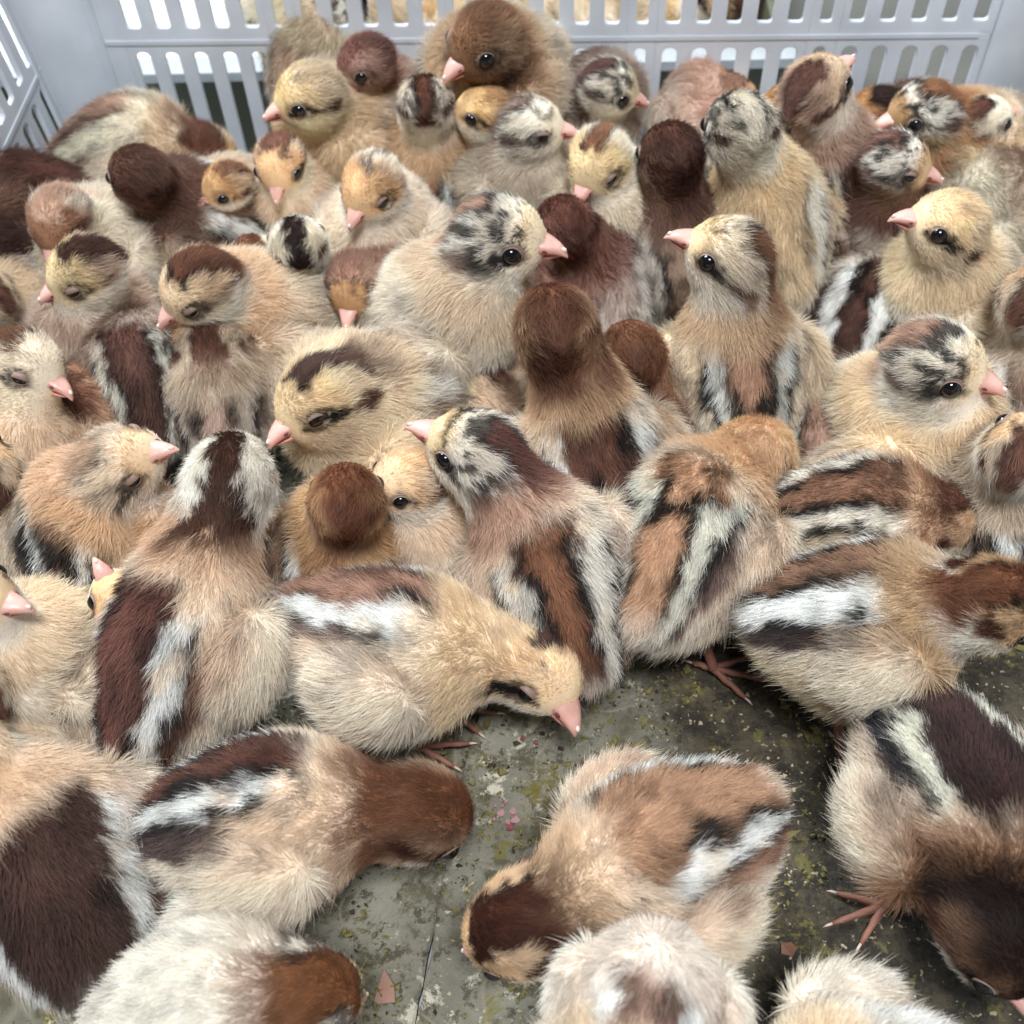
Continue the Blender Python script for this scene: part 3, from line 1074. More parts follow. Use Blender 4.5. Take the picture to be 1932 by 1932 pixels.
def sheet(name, sgn, z, mat, label):
    jd = np.array([sd_[0], sd_[1]])
    nrm2 = np.array([-jd[1], jd[0]])
    if nrm2[0] * sgn < 0:
        nrm2 = -nrm2
    nu, nv = 130, 90
    vs, fs = [], []
    for i in range(nu + 1):
        for k in range(nv + 1):
            a = -14 + 58 * i / nu            # along the joint, towards the back
            w_ = 24.0 * (k / nv)
            p = S0[:2] - jd * (a - 12) + nrm2 * w_
            vs.append((p[0], p[1], 0))
    vs = np.array(vs)
    edge = noise(vs, 0.8, 5)[:, None] * 0.10 + noise(vs, 3.0, 6)[:, None] * 0.04
    k = np.tile(np.arange(nv + 1), nu + 1)
    vs[k == 0, :2] += (edge * nrm2[None])[k == 0]
    q = (vs[:, :2] - CCEN) @ np.array([[ca_, -sa_], [sa_, ca_]])
    q[:, 0] = np.clip(q[:, 0], -HA + 0.35, HA - 0.35)
    q[:, 1] = np.clip(q[:, 1], -HB + 0.35, HB - 0.35)
    vs[:, :2] = q @ np.array([[ca_, sa_], [-sa_, ca_]]) + CCEN
    z0 = z + 0.06 * noise(vs, 0.35, 9) + 0.03 * noise(vs, 1.2, 10) + 0.012 * noise(vs, 5.0, 3)
    top = vs.copy()
    top[:, 2] = z0
    vs2 = vs.copy()
    vs2[:, 2] = z0 - 0.25
    fs = [(i * (nv + 1) + j, (i + 1) * (nv + 1) + j, (i + 1) * (nv + 1) + j + 1, i * (nv + 1) + j + 1) for i in range(nu) for j in range(nv)]
    n0 = len(top)
    side = [(i * (nv + 1), (i + 1) * (nv + 1), n0 + (i + 1) * (nv + 1), n0 + i * (nv + 1)) for i in range(nu)]
    o = mesh_obj(name, np.concatenate([top, vs2]), fs + side, mat, None, True)
    tag(o, label, 'liner sheet', 'liner sheets on the crate bottom')
    return o


sheet('liner_sheet', 1, 0.0, floor_mat('soiled_liner', 0.118), 'soiled grey liner sheet with a brown damp stain and painted shadow, right of the joint')
sheet('liner_sheet', -1, -0.42, floor_mat('soiled_liner_left', 0.062), 'soiled grey liner sheet lying lower, left of the joint')

# crumbs of feed and droppings: real little lumps, too many to count
def crumbs(name, label, rgb, n, seed, size, clump, thr):
    rng = np.random.default_rng(seed)
    base = np.array([(1, 0, 0), (-1, 0, 0), (0, 1, 0), (0, -1, 0), (0, 0, 1), (0, 0, -1)], float)
    fc = [(0, 2, 4), (2, 1, 4), (1, 3, 4), (3, 0, 4), (2, 0, 5), (1, 2, 5), (3, 1, 5), (0, 3, 5)]
    vs, fs = [], []
    while len(vs) < n * 6:
        p = np.array([rng.uniform(-14, 19), rng.uniform(3, 34), 0])
        if noise(p[None], clump, seed)[0] < thr:
            continue
        for _ in range(4):
            s = size * rng.lognormal(0, 0.45)
            Rm = np.array(Matrix.Rotation(rng.uniform(0, 6.3), 3, Vector(rng.normal(size=3)).normalized()))
            q = (base * (1 + rng.normal(0, 0.25, (6, 3))) * s * np.array([1.2, 0.8, 0.5])) @ Rm.T
            o = len(vs)
            vs += list(q + p + np.array([rng.normal(0, 0.25), rng.normal(0, 0.25), 0.03 + s * 0.3]))
            fs += [tuple(i + o for i in t) for t in fc]
    o = mesh_obj(name, vs, fs, M_simple(name + '_mat', rgb, 0.75, 0.3, 0, 0.5, 1500), None, False)
    tag(o, label, None, None, 'stuff')


crumbs('dropping_crumbs', 'yellow-green crumbs of droppings and feed on the liner', lin(128, 120, 74), 3600, 3, 0.075, 0.35, 0.1)
crumbs('pale_grit', 'pale grit and feed specks scattered over the liner', lin(190, 180, 152), 1500, 4, 0.04, 0.6, -0.1)
crumbs('dark_grit', 'dark specks of litter scattered over the liner', lin(66, 58, 44), 2200, 5, 0.05, 0.5, 0.0)


def flake(px, py, pts, rgb, name, label, cat, z=0.1, th=0.06, grp=None):
    c = at(px, py, z)
    pts = [(p[0], p[1]) for p in pts]
    n = len(pts)
    vs = [(c[0] + x, c[1] + y, z + 0.05 * math.sin(i * 1.7)) for i, (x, y) in enumerate(pts)]
    vs += [(x, y, zz - th) for x, y, zz in vs]
    fs = [tuple(range(n)), tuple(range(2 * n - 1, n - 1, -1))] + [(i, i + n, (i + 1) % n + n, (i + 1) % n) for i in range(n)]
    o = mesh_obj(name, np.array(vs) - np.array([c[0], c[1], 0]), fs, M_simple(name + '_mat', rgb, 0.6, 0.4, 0, 0.4, 800), None, False)
    o.location = (c[0] * U, c[1] * U, 0)
    tag(o, label, cat, grp)


flake(722, 1866, [(-0.3, -0.45), (0.42, -0.42), (0.36, 0.1), (0.02, 0.62), (-0.12, 0.15)], lin(170, 132, 116), 'shell_flake',
      'pinkish three-cornered eggshell flake lying left of the joint', 'eggshell flake', 0.0)
flake(1487, 1790, [(-0.25, -0.15), (0.1, -0.25), (0.3, 0.0), (0.15, 0.22), (-0.2, 0.18)], lin(126, 88, 68), 'shell_flake',
      'rusty brown eggshell flake on the damp stain', 'eggshell flake', 0.1)
rs = random.Random(4)
for i, (px, py) in enumerate([(940, 1500), (955, 1512), (968, 1530), (945, 1534), (958, 1550), (932, 1545), (972, 1548), (948, 1520), (935, 1520), (985, 1392), (1012, 1400), (962, 1560)]):
    r_ = rs.uniform(0.06, 0.17)
    flake(px, py, [(r_ * math.cos(t) * rs.uniform(.6, 1.3), r_ * math.sin(t) * rs.uniform(.6, 1.3)) for t in np.linspace(0, 6.28, 7)[:-1]],
          lin(188, 146, 150) if i < 9 else lin(150, 84, 84), 'pink_flake',
          'small pink-purple flake stuck to the pale liner near the brown head', 'flake', 0.07, 0.05, 'pink flakes on the liner')

MAT_TRAYW = plastic('olive_tray_plastic', lin(128, 130, 112))  # grey-olive tray walls, darker than the rim
# low white tray with more chicks standing behind the crate, and a dark tray edge beyond it
TR = bpy.data.objects.new('white_tray', None)
COL.objects.link(TR)
TR.location = (-9.0 * U, 62 * U, 0)
TR.rotation_euler = (0, 0, math.radians(-2))
tag(TR, 'low white plastic tray with chicks seen through the back wall slots', 'tray')
for nm, bb in (('tray_wall', (-24, 24, -10.4, -10, -0.9, 4.9)), ('tray_wall', (-24, 24, 10, 10.4, -0.9, 4.9)), ('tray_wall', (-24.4, -24, -10.4, 10.4, -0.9, 4.9)),
               ('tray_wall', (24, 24.4, -10.4, 10.4, -0.9, 4.9)), ('tray_rim', (-25, 25, -11.6, -10.2, 4.9, 5.4)), ('tray_base', (-24, 24, -10, 10, -0.9, -0.4))):
    v, f = boxm(*bb)
    mesh_obj(nm, v, f, MAT_TRAY if nm == 'tray_rim' else MAT_TRAYW, TR, False)
DT = bpy.data.objects.new('dark_tray', None)
COL.objects.link(DT)
DT.location = (14 * U, 84 * U, 0)
tag(DT, 'dark grey slatted tray lying on the ground beyond the crate', 'tray')
MG = M_simple('dark_tray_plastic', lin(84, 88, 90), 0.5, 0.5)
MG2 = M_simple('dark_tray_slat', lin(150, 156, 160), 0.5, 0.5)
v, f = boxm(-16, 16, -9, 9, -0.9, 0.4)
mesh_obj('tray_base', v, f, MG, DT, False)
for i in range(6):
    v, f = boxm(-16, 16, -8 + i * 3, -7.3 + i * 3, 0.4, 1.0)
    mesh_obj('slat', v, f, MG2, DT, False)
# a crumpled white sheet added for the bright glare behind the left slots
vs, fs = [], []
for i in range(31):
    for k in range(25):
        x, y = -31 + 23 * i / 30, 4 * k / 24
        vs.append((x, 54 + y * 4.2, 1.2 + y * 0.3))
vs = np.array(vs)
vs[:, 2] += 0.9 * noise(vs, 0.5, 3) + 0.5 * noise(vs, 1.3, 4)
fs = [(i * 25 + k, (i + 1) * 25 + k, (i + 1) * 25 + k + 1, i * 25 + k + 1) for i in range(30) for k in range(24)]
o = mesh_obj('glare_sheet', vs, fs, M_simple('glare_film', (0.85, 0.9, 0.88), 0.2, 0.8), None, True)
o.modifiers.new('Solidify', 'SOLIDIFY').thickness = 0.002
tag(o, 'crumpled shiny white sheet added for the glare behind the left end of the crate', 'plastic sack')
# ------------------------------------------------------------------ the chicks, front to back
G = 'chicks crowded in the crate'
DKB = lin(74, 50, 42)
# front rows, floor visible between them
chick('large chick at the lower left corner with a dark brown back and one white stripe', (112, 1650, 118), (-110, 1420, 0.3), (150, -0.5),
      'buff', 1.2, w1=1.4, dors=lin(78, 54, 46), edge=0.4, sw=0.95, crw=0.5, crown=lin(206, 168, 128), cedge=0, eyest=0, ring=0, n=15000)
chick('chick with brown head bowed and black-edged white stripe, left of the floor joint', (480, 1555, 2), (800, 1535, 0.3), (-35, -0.72),
      'buff', 1.08, crown=lin(128, 84, 58), crw=2, cfront=2.0, w1=0.8, sw=0.65, fw=1.1, dors=lin(96, 62, 50), edge=1.3, flank=lin(92, 76, 72), face=lin(150, 100, 66), hsc=1.12, n=15000, bp=4, broll=-30, zb=4.4)
chick('white fluffy chick at the bottom edge with a mottled brown head', (385, 1895, 5), (600, 1880, 0.5), (-25, -0.75),
      'specks', 1.0, strip=0.0, base=lin(226, 220, 204), wing=lin(230, 226, 212), neck=lin(226, 214, 196), crown=lin(140, 92, 58), crw=0.7, cfront=0.5, n=14000, zb=4.2)
chick('chick lying across the centre bottom with a dark crown and a wide tan striped back', (1265, 1610, 205), (965, 1755, 0.3), (215, -0.55),
      'buff', 1.12, dors=lin(176, 136, 104), w1=1.15, crown=lin(82, 48, 36), crw=0.62, cfront=0.35, edge=1.1, flank=lin(170, 128, 104), sw=0.7,
      neck=lin(216, 184, 146), n=15000, bp=5, broll=12, zb=4.3, roll=0)
chick('white chick with a brown back stripe, cut off by the bottom edge in the centre', (1215, 1940, 75), (1180, 2080, 0), (250, -0.5),
      'pale', 0.85, dors=lin(150, 120, 104), w1=0.7, base=lin(222, 208, 192), strip=1.0, zb=5.6, n=12000)
chick('white and grey chick at the bottom edge on the damp stain', (1660, 2070, 180), (1480, 2120), (190, 0.0),
      'cream', 1.05, strip=0.6, base=lin(236, 232, 222), dors=GREY, flank=GREY, edge=0.3, zb=4.0, n=12000)
chick('chick facing the viewer at the lower right with a very dark back between white stripes', (1790, 1500, 285), (1880, 1775, 0.3), (-65, 0.1),
      'buff', 1.15, dors=lin(70, 48, 44), w1=0.85, edge=0.9, stripe=lin(236, 234, 214), sw=0.6, flank=lin(50, 50, 58), crown=lin(48, 34, 30), crw=2, cfront=2,
      base=lin(204, 176, 148), neck=lin(170, 128, 96), face=lin(130, 92, 64), n=16000, zb=4.6, bp=2, broll=-8, legs=[(1668, 1708, 195)])
chick('large striped chick at the right edge with a cream wing and brown nape', (1610, 1180, -8), (1880, 1140), (-25, -0.6),
      'buff', 1.12, dors=lin(150, 116, 92), w1=0.75, edge=1.4, flank=lin(80, 66, 62), sw=1.05, fw=0.9, neck=lin(190, 158, 118), crown=lin(130, 86, 62), crw=0.6,
      belly=lin(236, 216, 176), n=16000, zb=5.0, bp=8, broll=-26, legs=[(1585, 1425, -70)])
chick('chick pecking at the floor with closed eyes and a brown crown, centre', (715, 1225, -20), (1015, 1245, -0.2), (-58, 0.34),
      'buff', 1.14, dors=lin(176, 134, 112), w1=0.8, edge=0.7, flank=lin(150, 128, 118), fw=0.6, crown=lin(120, 84, 74), crw=0.33, cfront=0.3, face=lin(236, 202, 158),
      neck=lin(236, 208, 168), eye='half', n=16000, zb=4.6, bp=2, broll=-30, L=4.9, legs=[(845, 1335, -8), (790, 1408, 2)], roll=-20, hsc=1.16, eyest=1.4)
chick('plump chick seen from behind with wavy cream and tan stripes, right of centre', (1285, 1040, 62), (1425, 858, -1), (70, -0.9),
      'buff', 1.2, dors=lin(192, 148, 112), w1=0.7, edge=1.3, flank=lin(140, 114, 104), fw=0.45, stripe=lin(228, 226, 208), belly=lin(232, 218, 190), sw=0.75, n=16000, bp=4, broll=-6,
      legs=[(1345, 1262, -15)], crown=lin(214, 172, 130), neck=lin(226, 190, 148), zb=4.8, L=4.4, eyest=0, ring=0, cedge=0)
chick('long chick seen from behind with a broken dark patch on its cream head, left', (345, 1240, 68), (440, 895), (95, -0.85),
      'buff', 1.16, dors=lin(112, 74, 64), w1=0.85, edge=0.9, sw=0.75, face=CREAM, neck=lin(206, 168, 134), crown=lin(92, 62, 48), hneck=CREAM, jag=2.0, crw=0.3, cfront=0.45, nape=1.0,
      cheek=CREAM, n=17000, L=5.4, zb=5.0, bp=24, broll=-18, eyest=0.3)
chick('buff chick with white breast pressed against the left side', (90, 1220, 250), (-60, 1130), (-5, 0.2),
      'cream', 1.0, base=lin(240, 216, 180), eyest=0, zb=5.2, n=12000)
chick('small chick peeking out below the striped one with its beak pointing up', (250, 1240, 80), (228, 1135), (112, 0.45),
      'buff', 0.8, crown=lin(60, 52, 46), crw=0.5, cfront=0.35, face=lin(224, 176, 120), zb=3.4, n=9000)
chick('chick with mottled face and its beak to the left, brown crown edged in white, centre', (1060, 1100, 108), (890, 845), (158, 0.1),
      'specks', 1.1, dors=lin(124, 84, 60), w1=0.75, edge=1.2, sw=0.8, crown=lin(112, 74, 64), crw=0.42, cfront=0.1, neck=lin(186, 146, 122), nape=0.9,
      stripe=lin(240, 234, 220), n=16000, L=5.2, bp=30, broll=-16, zb=4.8, spk=1.0)
chick('buff chick with a dark cheek squeezed under the mottled one', (800, 1000, 300), (765, 905), (205, 0.3), 'buff', 0.9, zb=3.6, n=9000, crown=OCHRE, nape=0, cedge=0)
chick('chick seen from behind with a reddish brown nape, under the sleepy cream one', (650, 1060, 85), (655, 945), (95, -0.85),
      'brown', 1.0, crown=lin(128, 82, 58), neck=lin(206, 166, 116), base=lin(180, 142, 104), dors=lin(120, 88, 70), n=11000, zb=4.0)
chick('striped chick at the left edge under the cream-bellied one', (10, 1010, 100), (-40, 880), (120, 0), 'grey', 0.95, w1=0.7, edge=1.4, stripe=WHITE, zb=4.4, n=9000)
chick('chick with tilted head and closed eyes, beak pointing up right, left side', (165, 1020, 85), (235, 868, 0.6), (12, 0.45),
      'specks', 1.02, eye='shut', face=lin(236, 196, 148), crown=lin(214, 178, 146), cheek=lin(236, 222, 208), w1=0.5, dors=lin(128, 100, 82), edge=1.6, sw=0.5, flank=lin(60, 54, 50),
      neck=lin(214, 176, 134), spk=0.6, n=14000, roll=20, zb=5.6)
chick('brown-crowned chick at the left edge dozing with a cream cheek', (50, 850, 280), (48, 690), (-28, 0.2),
      'buff', 1.05, eye='shut', crown=lin(128, 88, 60), crw=0.55, cfront=0.1, face=lin(230, 212, 184), cheek=lin(232, 216, 188), eyest=0.5, base=lin(216, 180, 142), strip=0.3,
      n=14000, zb=5.0, roll=-25)
chick('reddish brown chick half hidden behind the tilted head at left', (190, 790, 170), (130, 760, 0), (150, -0.4), 'brown', 0.85, base=lin(150, 106, 76), dors=lin(128, 86, 64), zb=5.0, n=8000, wing=lin(150, 106, 76))
chick('plain buff chick between the lower left striped one and the crate side', (40, 1400, 100), (-80, 1290), (150, -0.3), 'cream', 1.0, base=lin(228, 200, 166), strip=0.3, dors=PINK, zb=3.6, n=11000)
# middle rows
chick('plump cream chick dozing with its beak down left and a black jagged crown', (705, 765, 215), (600, 755), (222, 0.32),
      'buff', 1.2, eye='half', eyest=1.3, crown=lin(112, 84, 74), crw=0.34, cfront=0.4, cedge=1.2, face=lin(226, 196, 148), cheek=lin(236, 216, 184), base=lin(240, 216, 180), neck=lin(238, 214, 178),
      dors=PINK, strip=0.6, n=17000, L=2.9, zb=5.4, bp=14, roll=14)
chick('large speckled chick looking right with a rusty crown and cream breast, upper centre', (830, 590, 330), (945, 445), (-14, 0.22),
      'speck', 1.2, hsc=1.06, face=lin(232, 210, 172), crown=lin(188, 150, 126), n=16000, zb=6.0, bp=25, base=lin(238, 224, 200), neck=lin(224, 202, 172), L=3.9)
chick('speckled cream chick sitting upright looking right with large dark eyes, right side', (1705, 790, 320), (1765, 685), (-24, 0.30),
      'speck', 1.14, hsc=1.1, face=lin(232, 206, 166), crown=lin(200, 160, 136), n=17000, zb=4.9, bp=25, base=lin(240, 220, 186), neck=lin(236, 208, 168), belly=lin(238, 222, 196), L=3.3)
chick('tall chick with a white-striped back turning its beak left, right of centre', (1390, 725, 92), (1372, 480), (160, 0.12),
      'specks', 1.14, dors=lin(168, 130, 104), w1=0.62, edge=1.4, sw=0.6, stripe=lin(232, 236, 228), flank=lin(60, 54, 54), fw=0.22, crown=lin(130, 92, 66), crw=0.42, cfront=0.0,
      neck=lin(200, 168, 130), wing=lin(240, 222, 186), base=lin(236, 212, 176), n=17000, bp=34, zb=5.0, spk=0.6, L=4.9)
chick('chick seen from behind with a chestnut head and long buff neck, centre', (1125, 890, 98), (1045, 610), (98, -0.88),
      'brown', 1.14, crown=lin(126, 84, 64), neck=lin(222, 184, 140), face=lin(130, 90, 66), dors=lin(110, 76, 62), w1=0.8, edge=1.3, cheek=lin(140, 100, 78), n=17000, bp=32, zb=4.8, L=5.6)
chick('reddish brown chick seen from behind beside the chestnut-headed one', (1225, 775, 112), (1190, 665), (110, -0.85),
      'brown', 0.98, mot=1.5, crown=lin(132, 90, 66), neck=lin(160, 112, 82), base=lin(196, 166, 140), dors=lin(110, 74, 58), w1=0.9, edge=0.7, n=11000, zb=3.9)
chick('speckle-bodied chick filling the gap below the right-hand striped back', (1530, 850, 80), (1490, 900, -1), (60, -0.4), 'grey', 0.8, zb=3.0, n=8000)
chick('striped chick pressed behind the large right one, dark stripe along its back', (1600, 985, -2), (1790, 975, -0.6), (-10, -0.5),
      'grey', 1.02, w1=0.75, dors=lin(140, 104, 82), edge=1.4, sw=0.8, flank=lin(210, 190, 160), stripe=lin(238, 230, 214), zb=4.6, n=13000, neck=lin(206, 166, 128), base=lin(214, 190, 160), bp=5)
chick('chick with one broad white stripe at the right edge below the upright one', (1880, 950, 95), (1930, 850), (60, -0.3),
      'grey', 1.0, w1=0.5, dors=lin(150, 116, 92), sw=0.7, stripe=lin(236, 240, 236), edge=1.2, flank=lin(92, 80, 72), fw=1.0, zb=4.4, n=12000)
chick('grey-brown and cream chick at the right edge above the striped one', (1920, 660, 80), (1960, 560), (40, -0.2), 'grey', 1.0, base=lin(188, 168, 156), belly=lin(226, 214, 190), zb=4.6, n=11000)
chick('cream chick facing left with a dark eye and rusty cheek patch, right side', (1800, 540, 200), (1785, 425), (172, 0.22),
      'buff', 1.1, crown=lin(222, 192, 150), cedge=0.2, nape=0, face=lin(228, 196, 148), cheek=lin(236, 218, 188), base=lin(240, 218, 180), neck=lin(238, 214, 176), strip=0.2,
      eyest=1.5, n=15000, zb=5.2, bp=25)
chick('dark striped chick almost hidden left of the cream one', (1620, 600, 60), (1570, 660, -1), (60, -0.8), 'dark', 0.95, base=lin(150, 124, 104), stripe=WHITE, w1=0.6, zb=3.6, n=9000)
chick('brown-capped chick with head turned down left and a buff back, left of centre', (500, 590, 205), (372, 540), (222, -0.1),
      'buff', 1.08, crown=lin(122, 82, 62), crw=0.6, cfront=0.35, cedge=0.8, neck=lin(228, 194, 156), base=lin(240, 212, 176), face=lin(222, 196, 160), strip=0.0, n=16000, zb=5.8, L=4.0,
      eye='shut', eyest=0.5, bp=12)
chick('grey-brown chick with a black side stripe below the brown-capped one', (420, 745, 95), (400, 640, 0), (110, -0.85),
      'grey', 0.98, base=lin(196, 170, 150), dors=lin(184, 156, 138), w1=0.85, edge=1.6, stripe=GREY, zb=5.4, n=12000)
chick('very dark chick with one pale stripe deep between the others at left', (280, 730, 105), (250, 640, -1), (100, -0.5), 'dark', 1.0, sw=0.55, w1=0.8, zb=5.4, stripe=lin(210, 206, 190), n=10000)
chick('chick with a black and brown crown bending left, upper left', (205, 615, 250), (160, 510), (212, 0.05),
      'buff', 1.04, crown=lin(96, 66, 56), crw=0.4, cfront=0.4, cedge=1.3, face=lin(216, 190, 140), base=lin(196, 172, 148), neck=lin(190, 162, 140), strip=0.2, zb=5.2, n=13000, eye='shut', eyest=0.6)
chick('pinkish buff chick at the left edge above the brown-crowned one', (45, 600, 150), (-50, 560), (170, 0), 'cream', 1.0, base=lin(232, 206, 184), strip=0.4, dors=PINK, zb=4.4, n=11000)
chick('chick with frontal brown face and beak pointing down, centre left', (735, 555, 255), (668, 535), (262, 0.30),
      'brown', 0.96, crown=lin(158, 118, 98), crw=2, cfront=0.55, face=lin(176, 134, 92), neck=lin(206, 180, 152), base=lin(236, 226, 206), strip=0.0, zb=4.8, n=12000, L=3.2, eye='half', cheek=lin(204, 190, 172))
chick('chick seen from behind with a black jagged patch on a cream head, centre left', (590, 560, 110), (562, 462), (110, -0.8),
      'buff', 0.95, crown=lin(56, 42, 40), crw=0.36, cfront=0.45, face=CREAM, neck=lin(226, 214, 186), base=lin(216, 200, 170), zb=4.4, n=11000, cheek=CREAM)
chick('chick with a small chestnut crown tucked beside the jagged black one', (520, 570, 100), (478, 488, 0.4), (140, -0.7),
      'buff', 0.85, crown=lin(118, 76, 56), crw=0.55, cfront=0.5, zb=4.2, n=9000, face=CREAM)
chick('small chick peeping out beneath the large speckled one', (900, 760, 120), (890, 705, 0.3), (160, 0.1), 'buff', 0.8, zb=3.4, n=8000, face=lin(220, 204, 160))
# back rows
chick('cream chick with a tan stripe lying behind the brown-capped one', (340, 470, 160), (420, 440, 0), (0, -0.4), 'pale', 0.9, dors=lin(206, 168, 144), strip=1.0, w1=0.6, zb=4.6, n=10000)
chick('chick with downcast face and brown brow mark, upper left', (190, 455, 260), (112, 415), (262, 0.15),
      'buff', 1.06, crown=lin(196, 158, 132), crw=0.6, cfront=0.5, cedge=0.2, face=lin(150, 110, 84), cheek=lin(226, 218, 192), base=lin(236, 218, 192), neck=lin(226, 214, 192), strip=0.1,
      zb=5.6, n=13000, L=3.4, eye='shut', eyest=0.4)
chick('dark brown backed chick against the left wall', (75, 400, 190), (-50, 470), (200, 0), 'dark', 1.08, base=lin(110, 78, 66), dors=lin(96, 64, 54), w1=1.6, strip=1.0, edge=0.3, zb=6.0, n=13000, stripe=lin(150, 140, 130), wing=lin(90, 74, 68))
chick('olive cream chick low at the left edge', (10, 500, 120), (-60, 420), (120, 0), 'grey', 0.9, base=lin(206, 198, 168), strip=0.2, zb=4.2, n=8000)
chick('chick with long dark brown head seen from behind, upper left', (385, 415, 175), (262, 330), (150, -0.6),
      'dark', 1.05, mot=1.5, crown=lin(112, 80, 66), face=lin(112, 82, 66), cheek=lin(130, 106, 90), neck=lin(120, 90, 76), base=lin(206, 184, 154), wing=lin(206, 184, 150), dors=lin(150, 124, 104), belly=lin(214, 200, 174),
      zb=5.4, n=13000, L=4.2, bp=25)
chick('striped cream chick lying along the left back corner', (235, 295, -8), (395, 300, 0.5), (-70, 0.0),
      'pale', 1.12, dors=lin(160, 128, 108), w1=0.75, strip=1.0, edge=0.5, stripe=lin(226, 222, 196), flank=lin(170, 140, 116), crown=lin(116, 74, 54), crw=0.5, cfront=0.6, face=lin(210, 168, 112), zb=6.0, n=14000,
      base=lin(232, 220, 192), wing=lin(222, 210, 186), eyest=0.8)
chick('chick facing the viewer with two dark bars on its brow, upper left of centre', (565, 375, 265), (528, 305), (265, 0.12),
      'buff', 0.92, crown=lin(140, 96, 78), crw=0.6, cfront=0.15, face=lin(226, 180, 128), cheek=lin(232, 222, 200), strip=0.3, zb=5.2, n=11000, base=lin(232, 216, 188))
chick('bright buff chick looking left with a dark eye stripe, upper left of centre', (655, 235, 205), (582, 180), (205, 0.05),
      'buff', 1.1, crown=lin(206, 184, 150), cedge=0.3, nape=0.1, face=lin(224, 192, 132), cheek=lin(236, 222, 184), base=lin(226, 188, 138), neck=lin(218, 190, 150), strip=0.15, zb=6.8, n=13000, eyest=1.4, wing=lin(228, 190, 140), spk=0.25)
chick('mottled cream chick climbing the back wall, head hidden behind the brown one', (600, 95, 60), (640, 20, 0), (60, -0.3),
      'specks', 1.08, base=lin(206, 194, 162), neck=lin(206, 192, 160), dors=lin(176, 150, 126), stripe=CREAM, edge=0.8, spk=1.0, face=CREAM, crown=lin(200, 176, 150), zb=7.4, n=12000, bp=30)
chick('brown-headed chick looking down left against the back wall, upper left of centre', (718, 190, 210), (690, 118), (215, 0.0),
      'brown', 0.98, crown=lin(128, 90, 80), face=lin(120, 82, 66), cheek=lin(140, 108, 90), neck=lin(188, 156, 138), base=lin(200, 168, 146), strip=0.2, zb=6.6, n=12000, eyest=0.3)
chick('tallest chick, brown head bowed left, standing at the back wall', (948, 135, 225), (915, 78), (222, 0.1),
      'brown', 1.22, crown=lin(146, 108, 80), face=lin(120, 88, 66), cheek=lin(128, 98, 76), neck=lin(206, 176, 138), base=lin(236, 216, 188), strip=0.0, zb=8.4, n=15000, L=3.6, eyest=0.5, wing=lin(238, 224, 204), nape=0.5)
chick('chick seen from behind with black and white back stripes and mottled head, back centre', (822, 320, 82), (802, 195), (100, -0.85),
      'specks', 1.02, dors=lin(160, 122, 90), w1=0.7, edge=1.8, stripe=lin(226, 234, 228), sw=0.55, flank=BLACK, fw=0.3, crown=lin(112, 74, 58), crw=0.4, cfront=0.2, cedge=1.2, zb=5.8, n=13000, neck=lin(200, 164, 124), bp=30,
      base=lin(220, 196, 156))
chick('golden-faced chick looking left with a short black eye stripe, back centre', (950, 275, 230), (912, 212), (178, 0.15),
      'buff', 0.95, face=lin(224, 182, 120), crown=lin(206, 160, 108), cedge=0.2, nape=0.3, neck=lin(222, 186, 134), base=lin(216, 184, 140), zb=6.0, n=11000, eyest=1.2)
chick('mottled chick dozing with its beak to the right, back centre', (965, 310, 300), (1003, 238), (-8, 0.12),
      'speck', 1.04, eye='half', crown=lin(176, 148, 132), base=lin(212, 202, 180), neck=lin(196, 180, 158), face=lin(222, 208, 180), zb=6.2, n=13000, L=3.6, spk=0.8)
chick('mauve-brown backed chick looking right, small at the back wall', (1105, 205, 10), (1150, 165), (-15, -0.2),
      'speck', 0.98, base=lin(160, 138, 128), dors=lin(130, 96, 88), w1=1.2, strip=1.0, stripe=lin(176, 164, 146), crown=lin(130, 96, 88), edge=0.5, zb=6.4, n=12000, neck=lin(160, 140, 126), face=lin(214, 198, 156))
chick('chick facing the viewer with golden brow and pale breast, back centre right', (1165, 385, 262), (1128, 302), (244, 0.12),
      'buff', 1.06, face=lin(230, 202, 150), crown=lin(156, 112, 84), crw=0.35, cfront=0.3, cheek=lin(238, 230, 212), base=lin(240, 228, 204), neck=lin(238, 222, 196), strip=0.0, zb=6.0, n=14000, L=3.8, eye='half', eyest=0.2)
chick('chick facing the viewer with orange brow and white throat, left of centre', (728, 425, 255), (702, 350), (243, 0.22),
      'buff', 1.04, face=lin(226, 180, 126), crown=lin(190, 170, 156), crw=0.2, cfront=0.1, cheek=lin(240, 234, 222), base=lin(240, 226, 204), neck=lin(238, 218, 194), strip=0.0, zb=5.8, n=14000, L=3.8, eye='half', eyest=0.35)
chick('dark brown chick tucked under the speckled one, mostly hidden', (1140, 545, 100), (1062, 425), (110, -0.8), 'dark', 1.0, strip=0.35, mot=1.6, dors=lin(140, 108, 94), base=lin(190, 168, 156), wing=lin(200, 178, 164), crown=lin(112, 72, 60), zb=4.4, n=11000, neck=lin(150, 110, 96))
chick('chick with a very dark brown head leaning back left, upper right of centre', (1265, 480, 95), (1265, 290), (130, -0.85),
      'dark', 1.08, crown=lin(96, 64, 54), neck=lin(140, 106, 88), mot=1.5, base=lin(176, 152, 132), dors=lin(164, 138, 118), w1=0.8, stripe=lin(210, 204, 190), edge=1.2, flank=BLACK, wing=lin(176, 150, 128), zb=5.0, n=14000, bp=35, L=4.8)
